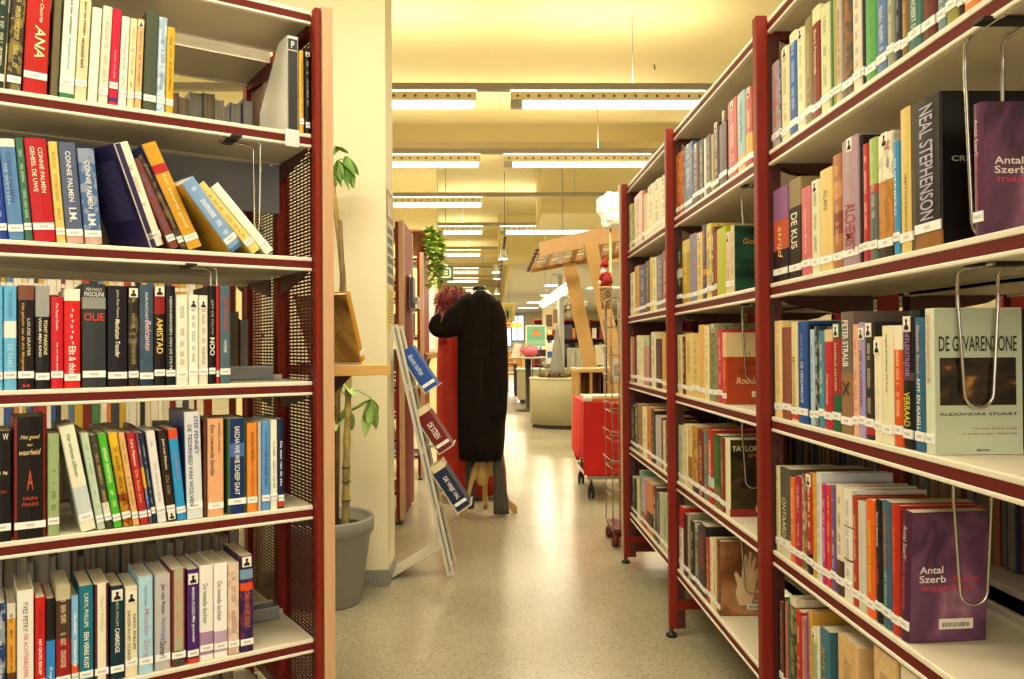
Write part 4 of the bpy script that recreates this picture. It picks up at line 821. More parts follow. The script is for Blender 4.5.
letters('P', tf * .3, hf * .07, (1, 0, 0), (0, 0, 1), (0, -.002, hf * .91), 'f2f2ee', bp)
sa = on_frame(LF, 0, 284.5, LZ[1]); sb = on_frame(LF, 0, 298.5, LZ[1])
mb = MB(); mb.box((sa, -.009, LZ[1] - .042), (sb, -.002, LZ[1] + .002), bev=.002); mb.box((sa, -.004, LZ[1] - .002), (sb, .008, LZ[1] + .0015))
o = mb.build('shelf_label_holder', mat('dad9d6', .35), None, (0, 0, 0)); o.matrix_world = Matrix.Translation(LO) @ Matrix.Rotation(LA, 4, 'Z'); tag(o, 'white plastic label holder clipped over the edge of the top left shelf', 'label holder')
def wire_hoop(P, ang, wt, wb, L, label, along='x', r=.0028):
    """hanging bookend: slider under the shelf above and a rounded wire hoop"""
    t = empty('wire_bookend', P, ang, label, 'bookend', 'hanging wire bookends')
    pts = [(-wt / 2, .09, -.004), (-wt / 2, .012, -.004), (-wt / 2, 0, -.012), (-wt / 2, 0, -.05)]
    for q in range(9):
        a = math.pi * q / 8; pts.append((-wb / 2 * math.cos(a), 0, -L + wb / 2 - wb / 2 * math.sin(a)))
    pts += [(wt / 2, 0, -.05), (wt / 2, 0, -.012), (wt / 2, .012, -.004), (wt / 2, .09, -.004)]
    mb = MB(); mb.tube(pts, r, seg=8); mb.build('wire_hoop', STEEL, t)
    mb = MB(); mb.box((-wt / 2 - .02, .05, -.006), (wt / 2 + .02, .075, -.0005), bev=.001); mb.build('slider', BLACK, t)
# right hoops stand across the aisle direction: x of the hoop runs along world X
def rhoop(px0, px1, pyb, k, Yb, label):
    zt = RZ[k - 1] - .031; a = AT(px0, 300, Yb); b = AT(px1, 300, Yb); zb = AT((px0 + px1) / 2, pyb, Yb).z
    wire_hoop((((a.x + b.x) / 2), Yb, zt), math.pi, abs(b.x - a.x), abs(b.x - a.x) * .72, zt - zb, label)
def Yof(px): return RO[1] - on_frame(RF, .01, px, 1.0)
rhoop(957.5, 998, 407.5, 3, Yof(935.5) - .006, 'hanging wire bookend in front of the pale green cover')
rhoop(968, 1006, 236, 2, Yof(972.3), 'hanging wire bookend between the huge black book and the purple one')
rhoop(951, 989, 605, 4, Yof(907) - .02, 'hanging wire bookend in front of the lower purple cover')
rhoop(743, 764, 270, 2, Yof(734.6) - .006, 'hanging wire bookend in front of the dark green cover')
rhoop(742, 762, 380, 3, Yof(726.6) - .006, 'hanging wire bookend in front of the orange cover')
rhoop(741, 762, 488, 4, Yof(730.6) - .006, 'hanging wire bookend in front of the lit doorway cover')
rhoop(739, 760, 594, 5, Yof(720.6) - .006, 'hanging wire bookend in front of the pale hand cover')
for k, pa, pb, pyb, q in ((2, 257, 268, 232, .035), (3, 214, 223.5, 300, .04)):
    a = on_frame(LF, q, pa, LZ[k] + .2); zt = LZ[k - 1] - .031
    P = LP(a, q, zt); zb = LZ[k] + .06
    wire_hoop(P, LA + math.pi / 2, .058, .042, zt - zb, 'hanging wire bookend on the ' + ['', '', 'second', 'third'][k] + ' shelf of the left bookcase')
# grey metal stop boxes lying behind the books
for k, pa, pb, hh, w2 in ((3, 226, 273, .036, 'third'), (5, 250, 279, .034, 'fifth')):
    a = on_frame(LF, .2, pa, LZ[k]); b = on_frame(LF, .2, pb, LZ[k]); t = empty('book_stop', LP((a + b) / 2, .2, LZ[k] + .0005), LA, 'grey metal stop channel at the back of the ' + w2 + ' left shelf', 'book stop')
    L = (b - a) / 2; mb = MB(); mb.box((-L, 0, 0), (L, .002, hh)); mb.box((-L, 0, 0), (L, .05, .002)); mb.box((-L, .048, 0), (L, .05, hh)); mb.box((L - .002, 0, 0), (L, .05, hh)); mb.build('channel', GREYM, t)
    mb = MB(); mb.box((-L - .0005, -.001, hh - .004), (L + .0005, .003, hh + .001)); mb.build('rolled_edge', mat('a6aaad', .35, .3), t)
# grey back plate of the second left shelf
mb = MB(); mb.box((-.965, .262, LZ[1] - .17), (.0, .266, LZ[1] - .035), 0, bev=.001)
o = mb.build('back_plate', mat('77787a', .45)); o.matrix_world = Matrix.Translation(LO) @ Matrix.Rotation(LA, 4, 'Z'); tag(o, 'grey metal plate hanging between the sides behind the leaning books', 'metal plate')
# white paper disc on the chestnut book
P = AT(722.5, 121, Yof(722.5)); mb = MB(); mb.lathe([(.024, -.004), (.027, -.002), (.027, .002), (.024, .004)], seg=8)
o = mb.build('round_tag', mat('e6e1d4', .5), None, (P.x + .004, P.y, P.z + .004)); o.rotation_euler = (math.pi / 2, .39, math.radians(70)); tag(o, 'white eight-sided disc on top of the chestnut book', 'tag')
# ------------------------------------------------------------------ room
CEIL = mat('d6c892', .85, bump=.15, bscale=120); WALLC = mat('ddd5b0', .8, bump=.1, bscale=90)
def floor_mat():
    M = bpy.data.materials.new('terrazzo'); M.use_nodes = True; nt = M.node_tree; N = nt.nodes; L = nt.links; b = N['Principled BSDF']
    tc = N.new('ShaderNodeTexCoord'); v = N.new('ShaderNodeTexVoronoi'); v.inputs['Scale'].default_value = 170; L.new(tc.outputs['Object'], v.inputs['Vector'])
    n = N.new('ShaderNodeTexNoise'); n.inputs['Scale'].default_value = 1.3; n.inputs['Detail'].default_value = 6; L.new(tc.outputs['Object'], n.inputs['Vector'])
    r = N.new('ShaderNodeValToRGB'); el = r.color_ramp.elements; el[0].color = (*lin('79735e'), 1); el[1].color = (*lin('a29a82'), 1); el[0].position = 0; el[1].position = .25; e2 = el.new(.8); e2.color = (*lin('b4ad94'), 1)
    L.new(v.outputs['Color'], r.inputs[0])
    r2 = N.new('ShaderNodeValToRGB'); r2.color_ramp.elements[0].color = (.82, .82, .82, 1); r2.color_ramp.elements[1].color = (1, 1, 1, 1); r2.color_ramp.elements[0].position = .35; r2.color_ramp.elements[1].position = .65; L.new(n.outputs['Fac'], r2.inputs[0])
    mx = N.new('ShaderNodeMix'); mx.data_type = 'RGBA'; mx.blend_type = 'MULTIPLY'; mx.inputs[0].default_value = 1; L.new(r.outputs[0], mx.inputs[6]); L.new(r2.outputs[0], mx.inputs[7]); L.new(mx.outputs[2], b.inputs['Base Color'])
    b.inputs['Roughness'].default_value = .22; b.inputs['Specular IOR Level'].default_value = .45
    n2 = N.new('ShaderNodeTexNoise'); n2.inputs['Scale'].default_value = 25; L.new(tc.outputs['Object'], n2.inputs['Vector'])
    bp = N.new('ShaderNodeBump'); bp.inputs['Strength'].default_value = .06; bp.inputs['Distance'].default_value = .01; L.new(n2.outputs['Fac'], bp.inputs['Height']); L.new(bp.outputs[0], b.inputs['Normal']); return M
HC = 3.62
def sbox(name, a, b, m, bev=0):
    mb = MB(); mb.box(a, b, bev=bev); return struct(mb.build(name, m))
sbox('floor', (-7, -3.2, -.1), (8, 38, 0), floor_mat())
sbox('ceiling', (-7, -3.2, HC), (8, 38, HC + .1), CEIL)
sbox('wall_left', (-7.1, -3.2, 0), (-7, 38, HC), WALLC); sbox('wall_right', (8, -3.2, 0), (8.1, 38, HC), WALLC)
sbox('wall_rear', (-7, -3.2, 0), (8, -3.1, HC), WALLC)
sbox('wall_end', (-7, 37.9, 0), (8, 38, HC), mat('d8cda8', .8))
# columns
PL = -.468
mb = MB(); mb.box((PL - .55, 3.6, .07), (PL, 3.85, HC), bev=.004); o = mb.build('column', mat('e6dcba', .75, bump=.1, bscale=90)); struct(o)
mb = MB(); mb.box((PL - .557, 3.593, 0), (PL + .007, 3.857, .072), bev=.003); struct(mb.build('trim_1', mat('8d8a80', .6, var=.35, vscale=140)))
mb = MB(); mb.box((-3.6, 11.4, 0), (-.765, 11.7, HC), bev=.004); struct(mb.build('column', mat('e6d9a4', .75, bump=.1, bscale=90)))
# ceiling beams and the lower grey ceiling beyond
sbox('beam', (-6.9, 9.15, HC - .2), (7.9, 9.5, HC), mat('b5a26a', .85))  # darker colour carries the shade of the unlit soffit
sbox('beam', (.72, 11.1, 2.92), (7.9, 12.6, HC), CEIL); sbox('beam', (.15, 15.4, 2.70), (7.9, 15.9, HC), CEIL)
LOWC = mat('c9c5b2', .7, bump=.05)
sbox('ceiling_lower', (.46, 15.95, 2.72), (7.9, 37.8, 2.76), LOWC); sbox('beam', (.40, 15.9, 2.70), (.46, 30, HC), CEIL)
sbox('beam', (-6.9, 17.6, HC - .14), (.40, 18.0, HC), CEIL); sbox('beam', (-6.9, 21, HC - .14), (.40, 21.4, HC), CEIL); sbox('beam', (-6.9, 24.2, HC - .14), (.40, 24.6, HC), CEIL)
sbox('beam', (-6.9, 30, 2.5), (.46, 30.3, HC), mat('c8bd94', .8))
# ------------------------------------------------------------------ tube light rows
def dots(col, dot, per, rad, zc):
    M = bpy.data.materials.new('drilled_reflector'); M.use_nodes = True; nt = M.node_tree; N = nt.nodes; L = nt.links; b = N['Principled BSDF']
    tc = N.new('ShaderNodeTexCoord'); sp = N.new('ShaderNodeSeparateXYZ'); L.new(tc.outputs['Object'], sp.inputs[0])
    def mth(op, a, bb=None):
        q = N.new('ShaderNodeMath'); q.operation = op
        for i, v in enumerate((a, bb)):
            if v is None: continue
            if isinstance(v, (int, float)): q.inputs[i].default_value = v
            else: L.new(v, q.inputs[i])
        return q.outputs[0]
    fx = mth('MULTIPLY', mth('SUBTRACT', mth('FRACT', mth('DIVIDE', sp.outputs[0], per)), .5), per); fz = mth('SUBTRACT', sp.outputs[2], zc)
    rr = mth('SQRT', mth('ADD', mth('MULTIPLY', fx, fx), mth('MULTIPLY', fz, fz))); g = mth('LESS_THAN', rr, rad)
    mx = N.new('ShaderNodeMix'); mx.data_type = 'RGBA'; L.new(g, mx.inputs[0]); mx.inputs[6].default_value = (*lin(col), 1); mx.inputs[7].default_value = (*lin(dot), 1); L.new(mx.outputs[2], b.inputs['Base Color']); b.inputs['Roughness'].default_value = .5; return M
REFL = dots('e4d6a8', '6a5a36', .082, .011, .012); RAIL = mat('9c9480', .5); TUBE = mat((1, .93, .74), .5, emit=3.2); LIT_EDGE = mat((1, .94, .70), .5, emit=2.6); CAPM = mat('a8a49a', .4)
FAR = ['', '', '', 'first', 'second', 'third', 'fourth', 'fifth', 'sixth', 'seventh', 'eighth']
for k, (yy, zz, segs) in enumerate(ROWS):
    x0, x1 = (-3.2, 5) if k < 6 else (-3.2, 1.9 if k < 8 else .3)
    mb = MB(); mb.box((x0, yy - .035, zz + .062), (x1, yy + .035, zz + .112), bev=.004); o = mb.build('light_rail', RAIL)
    tag(o, 'long grey ceiling rail carrying the ' + (FAR[k] if k > 2 else ['rearmost', 'middle', 'foremost'][k] + ' overhead') + ' row of tube lights from the camera', 'light rail', 'ceiling light rails')
    for xx in (x0 + .4, (x0 + x1) / 2 + .2, x1 - .5): MB().tube([(xx, yy, zz + .11), (xx, yy, HC)], .003, seg=6).build('suspension_wire', RAIL, o)
    for j, (a, b) in enumerate(segs):
        L = (b - a) / 2; nm = (['left', 'right'][j])
        t = empty('tube_light', ((a + b) / 2, yy, zz), 0, nm + ' tube light with a drilled reflector in the ' + (FAR[k] if k > 2 else ['third', 'second', 'nearest'][k] + ' overhead') + ' ceiling row', 'ceiling light', 'tube lights')
        mb = MB(); mb.box((-L, -.03, -.022), (L, .03, .046), bev=.003); mb.box((-L, -.034, -.014), (L, -.029, .036)); mb.build('reflector', REFL, t)
        mb = MB(); mb.box((-L, -.02, .045), (L, .02, .06), bev=.004); mb.build('upper_glow_strip', LIT_EDGE, t)  # light caught by the upper reflector edge, put in as emission
        mb = MB(); mb.box((-L + .09, -.034, -.072), (L - .02, .034, -.024), bev=.012); mb.build('diffuser', TUBE, t)
        mb = MB(); mb.box((-L, -.036, -.074), (-L + .09, .036, -.022), bev=.008); mb.build('end_cap', CAPM, t)
for p in ((698, 72, 5.2), (655, 132, 7.2)):
    P = AT(p[0], p[1], p[2]); o = MB().tube([(P.x, P.y, HC), (P.x, P.y, HC - .03), (P.x + .008, P.y, HC - .045)], .006, seg=6).build('ceiling_hook', BLACK); tag(o, 'small dark ceiling hook ' + ('nearer' if p[2] < 6 else 'farther') + ' above the right bookcase', 'hook')
# panel lights in the lower ceiling
for i, (px, py, Y, wd, lab) in enumerate(((562, 278, 21, .9, 'nearest wide'), (555, 286, 25, .9, 'middle'), (538, 293, 29, .8, 'farthest'), (604, 280, 22, .9, 'right-hand'), (528, 300, 33, .8, 'smallest far'))):
    P = AT(px, py, Y); t = empty('panel_light', (P.x, Y, 2.72), 0, lab + ' glowing panel light in the lower grey ceiling', 'ceiling light', 'panel lights')
    mb = MB(); mb.box((-wd / 2 - .03, -.33, -.03), (wd / 2 + .03, .33, 0), bev=.004); mb.build('frame', mat('d8d4c4', .5), t); mb = MB(); mb.box((-wd / 2, -.3, -.036), (wd / 2, .3, -.028)); mb.build('diffuser', mat((1, .93, .72), .5, emit=2.6), t)
# diagonal pendant tube
A = AT(543, 304, 13); B = AT(568, 287, 9.7); t = empty('pendant_light', (0, 0, 0), 0, 'bright diagonal pendant tube light beyond the counter', 'pendant light')
MB().tube([A, B], .06, seg=12).build('tube', mat((1, .95, .82), .5, emit=3.5), t); mb = MB()
for q in (.15, .85):
    p = A.lerp(B, q); mb.tube([p, (p.x, p.y, HC - .0)], .006, seg=6)
mb.build('suspension_wire', RAIL, t)
# spotlight track
A = AT(505, 238, 11.5); t = empty('spotlight_track', (0, 0, 0), 0, 'black hanging track with four small spotlights running away from the camera', 'spotlight track')
zt = A.z; mb = MB(); mb.box((A.x - .02, 11.5, zt - .02), (A.x + .02, 15.3, zt + .02)); mb.box((A.x - .02, 16.1, zt - .02), (A.x + .02, 19.6, zt + .02)); mb.box((A.x - .004, 15.2, zt - .015), (A.x + .004, 16.2, zt - .005)); mb.tube([(A.x, 11.6, zt), (A.x, 11.6, HC)], .004, seg=6); mb.tube([(A.x, 16, zt), (A.x, 16, HC)], .004, seg=6); mb.build('track', BLACK, t)
for q, (px, py, Y) in enumerate(((503, 256, 11.8), (496, 270, 14.3), (497, 277, 17), (497, 292, 20))):
    P = AT(px, py, Y); sp = MB().lathe([(.03, .1), (.04, .08), (.045, .02), (.07, -.02), (.075, -.04)], seg=16).build('spotlight', mat('a8a698', .4), t, (P.x, P.y, P.z)); MB().lathe([(.07, -.036), (.0651, -.05), (.02, -.055)], seg=16).build('bulb', mat((1, .95, .8), .5, emit=5), sp)
    MB().tube([(P.x, P.y, P.z + .08), (A.x, P.y, zt)], .008, seg=6).build('arm', BLACK, t)
# emergency sign
P = AT(446, 273, 11.1); t = empty('exit_sign', P, 0, 'green emergency exit sign with a pale square outline hanging by the column', 'exit sign'); k = 11.1 / F
mb = MB(); mb.box((-7.5 * k, -.03, -8 * k), (7.5 * k, .03, 8 * k), bev=.005); mb.build('panel', mat('2a4a26', .4), t)
mb = MB(); a, b = 5 * k, 3.8 * k
for q in (((-a, -.034, b), (a, -.03, a)), ((a - 1.2 * k, -.034, -a), (a, -.03, a)), ((-a, -.034, -a), (a, -.03, -b)), ((-1.4 * k, -.034, -2 * k), (1.6 * k, -.03, -.8 * k)), ((-1.4 * k, -.034, .8 * k), (1.6 * k, -.03, 2 * k)), ((-2 * k, -.034, -2 * k), (-.9 * k, -.03, 2 * k))): mb.box(*q)
mb.build('pictogram', mat('dfe0b8', .4), t); MB().tube([(0, 0, 8 * k), (0, 0, HC - P.z)], .006, seg=6).build('hanger', RAIL, t)
# ------------------------------------------------------------------ potted tree
pc = AT(325, 340, 3.39); pc = Vector((pc.x, 3.39, 0)); t = empty('potted_tree', pc, 0, 'tall schefflera tree in a grey plastic pot between bookcase and column', 'potted plant')
PT = mat('8b8a85', .45, bump=.03)
MB().lathe([(.02, 0), (.14, 0), (.146, .01), (.186, .29), (.188, .292), (.197, .295), (.201, .352), (.195, .36), (.188, .352), (.18, .31), (.02, .31)], seg=48).build('pot', PT, t)
MB().lathe([(.0, .30), (.10, .318), (.181, .31)], seg=32, cap=False).build('soil', mat('3a2c1c', .9, bump=.6, bscale=80), t)
def X3(px): return (AT(px, 400, 3.39).x - pc.x)
mb = MB(); mb.tube([(X3(335), .0, .3), (X3(338), 0, .95), (X3(344), -.02, 1.35), (X3(342), -.02, 1.6)], [.013, .012, .011, .008], seg=10); mb.build('support_cane', mat('7d6240', .6, var=.3, vscale=20), t)
mb = MB(); pts = [Vector((X3(344), .02, .3)), Vector((X3(345), .02, .55)), Vector((X3(347.5), .01, .8)), Vector((X3(349), 0, 1.05)), Vector((X3(343), 0, 1.4)), Vector((X3(330), 0, 1.9))]
fine = []
for i in range(len(pts) - 1):
    for q in range(6): fine.append(pts[i].lerp(pts[i + 1], q / 6))
fine.append(pts[-1])
tr = mb.tube(fine, [.0155 - .0002 * i + (.0022 if i % 3 == 0 else 0) for i in range(len(fine))], seg=10).build('trunk', mat('a89352', .6, var=.4, vscale=18, bump=.3, bscale=60), t)
for i, (zq) in enumerate((.5, .56, .42)): MB().lathe([(.017, -.003), (.02, 0), (.017, .003)], seg=12, c=(X3(345), .018, zq)).build('tie', mat('5a4a28', .8), t)
LEAF = mat('a2c670', .45, var=.35, vscale=14); LEAFD = mat('76a452', .45, var=.3, vscale=14)
def leaf(mb, base, dirv, L, wd, droop=.3, mi=0):
    d = Vector(dirv).normalized(); sd = d.cross(Vector((0, 0, 1)));
    if sd.length < .05: sd = Vector((1, 0, 0))
    sd.normalize(); up = sd.cross(d); rows = []
    for i in range(7):
        q = i / 6; p = Vector(base) + d * L * q + Vector((0, 0, -droop * L * q * q)); ww = wd * math.sin(math.pi * min(.98, q * .92 + .05)) ** .8
        rows.append([mb.bm.verts.new(p - sd * ww / 2 + up * .0), mb.bm.verts.new(p - up * ww * .16), mb.bm.verts.new(p + sd * ww / 2)])
    for i in range(6):
        for j in range(2):
            f = mb.bm.faces.new([rows[i][j], rows[i][j + 1], rows[i + 1][j + 1], rows[i + 1][j]]); f.material_index = mi; f.smooth = True
def cluster(parent, c, nl, L, rr, base_dir=(0, 0, -.3), wd=.36, spread=1):
    mb = MB()
    for i in range(nl):
        a = rr.uniform(0, 6.28) if spread > .9 else rr.uniform(-.7, .7); dv = Vector((math.cos(a), math.sin(a) * .6, 0)) * spread + Vector(base_dir) + Vector((0, 0, rr.uniform(-.4, .3)))
        leaf(mb, c, dv, L * rr.uniform(.75, 1.1), L * wd, .25, rr.randrange(2))
    return mb.build('leaf_cluster', [LEAF, LEAFD], parent)
rr = random.Random(3)
def P3(px, py, dy=0): q = AT(px, py, 3.39 + dy); return Vector((q.x - pc.x, dy, q.z))
mb = MB()
for src, dst in (((344, 395), (352, 396)), ((344, 392), (371, 398)), ((336, 400), (334, 396)), ((338, 398), (330, 388)), ((330, 170), (350, 158)), ((328, 165), (336, 148)), ((330, 172), (340, 165))):
    a, b = P3(*src), P3(*dst); mb.tube([a, a.lerp(b, .5) + Vector((0, 0, .02)), b], .0022, seg=6)
mb.build('petioles', LEAFD, t)
for c, dirs in (((344, 381), [(9, 12), (-6, 12), (-12, 16), (4, -4)]), ((333, 404), [(2, 20), (-8, 14), (8, 14)]), ((371, 399), [(-7, 14), (-5, 28), (5, 10), (4, 22), (-13, 5), (-2, 18), (-17, 8)]), ((331, 382), [(-4, 14), (10, 8), (6, 20)]), ((347, 408), [(4, 16), (-6, 10)]),
                ((336, 147), [(6, -1), (-3, 6), (10, 4)]), ((338, 160), [(9, 22), (-4, 14), (14, 12), (2, 18)]), ((346, 156), [(6, 24), (2, 20), (10, 14)]), ((331, 168), [(4, 14), (9, 14)]), ((322, 180), [(8, 10), (-6, 12)]), ((318, 150), [(8, 10), (-12, 10), (0, -14), (14, 2)])):
    mb = MB(); b = P3(*c)
    for (dx, dy) in dirs:
        e_ = P3(c[0] + dx * 1.25, c[1] + dy * 1.2, rr.uniform(-.05, .05)); leaf(mb, b, e_ - b, (e_ - b).length, max(.045, (e_ - b).length * .5), .12, rr.randrange(2))
    mb.build('leaf_cluster', [LEAF, LEAFD], t)
# ------------------------------------------------------------------ beech shelf bracketed to the end of the left bookcase, with a sepia book on it
zt = AT(345, 364.5, 2.35).z
def LL(px, y, z): return on_frame(LF, y, px, z)
e = empty('side_shelf', LP(.066, 0, 0), LA, 'small beech shelf fixed to the outer end of the left bookcase', 'shelf')
wx = LL(391, .10, zt) - .066
mb = MB(); mb.box((0, .10, zt - .03), (wx, .45, zt), bev=.002); mb.build('board', wood('d2a45c', .88, (2, 30, 30)), e)
mb = MB(); mb.prism([(.0, zt - .03), (wx * .6, zt - .03), (wx * .6, zt - .036), (.0, zt - .15)], 'y', .2, .206); mb.build('bracket', mat('3c1512', .5), e)
SEP = art_mat(['6a4a20', '94703a', 'c8a65c', 'e0c888'], (9, 9, 9), 4, .6)  # palest tones paint in the highlights of the book's reflective foil
sx = LL(369.5, .14, zt) ; th = .022
e = book('book', LF, sx - .011, .14, zt, th, .215, .17, 'c08a2c', '8a5a18', lean=-24, yaw=38, label='large gilt-edged book with a sepia cover leaning on the beech side shelf', cat='book', o={'stz': .03, 'amt': .3})
mb = MB(); mb.box((-th / 2 - .0006, .003, .002), (-th / 2, .168, .213)); mb.build('sepia_cover', SEP, e)
mb = MB(); mb.box((-th / 2 - .0009, -.001, .0), (th / 2 + .001, .172, .006)); mb.build('plastic_foil_edge', mat('e2dcc8', .2), e)
mb = MB(); P = LP(sx - .1, .24, zt); mb.beam((0, 0, 0), (-.055, 0, .16), (.003, 0, 0), (0, .05, 0)); mb.box((-.06, -.05, 0), (.06, .05, .004)); o = mb.build('book_stand', mat('cfc6ae', .3), None, (P.x, P.y, zt + .0005)); o.rotation_euler = (0, 0, LA); tag(o, 'pale stand propping up the sepia book on the beech side shelf', 'book stand')
# ------------------------------------------------------------------ posters on the column side
for (y0, y1, za, zb, col, nm, lab) in ((3.605, 3.845, 222, 283, None, 'poster', 'dark printed poster taped high on the side of the column'), (3.605, 3.845, 286, 328, 'd8c56c', 'notice', 'yellow notice sheet with printed lines taped on the column side'), (3.605, 3.845, 190, 220, '8a6a42', 'picture', 'brownish picture card at the top of the column side')):
    z1 = AT(386, za, 3.65).z; z0 = AT(386, zb, 3.65).z; t = empty(nm, (PL + .0015, 0, 0), 0, lab, nm)
    mb = MB(); mb.box((0, y0, z0), (.0012, y1, z1)); mb.build('sheet', mat(col or 'b8b4a4', .6), t); mb = MB(); q = z1 - .02
    if col != '8a6a42':
        while q > z0 + .03:
            hh = .03 if not col else .004; mb.box((.0013, y0 + .02, q - hh), (.0018, y1 - R_.uniform(.02, .05), q)); q -= hh * (1.5 if not col else 3.2)
        mb.build('printing', mat('3c3830' if not col else '7a6c34', .6), t)
    else:
        mb.box((.0013, y0 + .02, z0 + .02), (.0018, y1 - .02, z1 - .02)); mb.build('printing', SEP, t)
# ------------------------------------------------------------------ slanted display rack with three books
YR = 3.70; t = empty('display_rack', (0, 0, 0), 0, 'slanted grey metal display rack leaning beside the column', 'display rack'); RK = mat('cfcbbb', .4, .25)
top = AT(386.5, 325, YR); bot = AT(451, 577, YR); bot.z = .004; top.x = PL + .012 + .01
for k, dy in enumerate((0, .2)):
    mb = MB(); a, b = Vector((top.x, YR + dy, top.z)), Vector((bot.x, YR + dy, bot.z + .01)); dv = (b - a).normalized(); nv = dv.cross(Vector((0, 1, 0)))
    for off, wv in ((-.012, .005), (.012, .005)): mb.beam(a + nv * off, b + nv * off, nv * wv, (0, .006, 0))
    mb.beam(a + Vector((0, .004, 0)), b + Vector((0, .004, 0)), nv * .011, (0, .0015, 0))
    for q in range(4):
        c = a.lerp(b, (q + .5) / 4); mb.beam(c - dv * .13 + Vector((0, -.001, 0)), c + dv * .13 + Vector((0, -.001, 0)), nv * .0018, (0, .002, 0), 1)
    mb.build('rail', [RK, mat('6a6860', .6)], t)
ja = AT(444, 545, YR); jb = AT(391.5, 577, YR); jb.z = .006
mb = MB(); mb.beam((ja.x, YR + .10, ja.z), (jb.x, YR + .10, jb.z + .004), (0, .10, 0), (.002, 0, .006)); mb.build('foot_plate', RK, t)
slope = math.atan2(bot.x - top.x, top.z - bot.z)
BKS = [((425.5, 392.5), 47, 14.5, '274f9c', 'c9d6ea', 'blue book on the top ledge of the slanted rack', [('blauwe nachten', 'c8d4ea', .6, .5, .4)]),
       ((439.5, 453), 48, 15, '6e1f1c', 'efe6d6', 'dark red book on the middle ledge of the slanted rack', [('DE STEEN', 'f0e8d8', .45, .36, .4)]),
       ((458, 512), 52, 14, '1f2c4a', 'e8e6dc', 'navy book on the lowest ledge of the slanted rack', [('DE VRIJE VAL', 'eeeadf', .45, .5, .4)])]
for i, ((px, py), L, wd, c, pcol, lab, T) in enumerate(BKS):
    P = AT(px, py, YR + .02); k = YR / F; hh = L * k; tt = wd * k
    o_ = {'T': T, 'stz': .03}
    if i: o_['b1'] = (.86, 1, 'dccfa8')
    e = book('book', ((P.x, YR + .03, 0), 0), tt / 2, 0, P.z, tt, hh, .15, c, pcol, lean=-33, label=lab, cat='book', group='books on the slanted rack', o=o_)
    mb = MB(); a = math.radians(33); dx, dz = math.cos(a), math.sin(a); q = Vector((P.x, 0, P.z))
    # ledge under the book: bottom support and a back web to the rail
    R0 = Vector((-math.sin(a), 0, math.cos(a)))
    rx = lambda z: top.x + (bot.x - top.x) * (top.z - z) / (top.z - bot.z)
    mb.beam(q + Vector((0, YR, 0)) - R0 * .003, q + Vector((dx, 0, dz)) * (tt + .006) + Vector((0, YR, 0)) - R0 * .003, (0, 0, 0.0), (0, 0, 0)) if False else None
    c0 = Vector((P.x, YR + .105, P.z)) - R0 * .004; c1 = c0 + Vector((dx, 0, dz)) * (tt + .008)
    mb.beam(c0 - Vector((dx, 0, dz)) * .006, c1, (0, .105, 0), R0 * .0015)
    b0 = c0 - Vector((dx, 0, dz)) * .004; b1 = b0 + R0 * hh * .92; mb.beam(b0, b1, (0, .105, 0), Vector((dx, 0, dz)) * .0015)
    zr = b0.z + .03; mb.beam(b0 + R0 * .03, Vector((rx(zr), YR + .105, zr)), (0, .02, 0), (0, 0, .004))
    mb.beam(b1, Vector((rx(b1.z - .02), YR + .105, b1.z - .02)), (0, .02, 0), (0, 0, .004))
    mb.build('ledge', RK, t)
# ------------------------------------------------------------------ bookcases standing across the left side
FB = LZ[:6]
for i, (px, Yc, lab) in enumerate(((403.3, 4.88, 'nearer bookcase seen end-on behind the column, its beech end toward the aisle'), (424, 6.5, 'farther bookcase seen end-on with a trailing plant on top'))):
    xe = AT(px, 500, Yc).x - .024 if i == 0 else AT(px, 470, Yc).x - .03
    H = 1.83; zz = [1.80 - SP * k for k in range(6)]
    bookcase('bookcase', (xe, Yc, 0), 0, [0, -1.0], 1, zz, H, lab, ends=[(0, 1)], mid=(.235, .275), depth=.225, back=True, pw=.004)
    for k in range(1, 6):
        frontrow(((xe, Yc, 0), 0), zz[k], -.30 if i == 0 else -.26, -.06, .01, 'book on ' + ['', 'top', 'second', 'third', 'fourth', 'lowest'][k] + ' shelf of the ' + ['nearer', 'farther'][i] + ' end-on bookcase at left', 'books of the ' + ['nearer', 'farther'][i] + ' end-on bookcase, shelf ' + str(k), .16, .22)
    if i == 0:
        P = AT(416, 278, 5.3); z1 = P.z; z0 = AT(416, 312, 5.3).z; t = empty('leaflet_holder', (xe + .05, 5.05, z0), 0, 'grey leaflet holder fixed to the nearer beech bookcase end', 'leaflet holder')
        mb = MB(); mb.box((0, 0, 0), (.05, .2, .012)); mb.box((0, 0, 0), (.004, .2, z1 - z0)); mb.box((.046, 0, 0), (.05, .2, (z1 - z0) * .4)); mb.build('holder', mat('9a968c', .3), t)
        mb = MB(); mb.box((.01, .02, .012), (.022, .18, (z1 - z0) * .95)); mb.build('leaflets', mat('5d5a58', .5), t)
    else:
        xe2 = xe; zt2 = H + .006
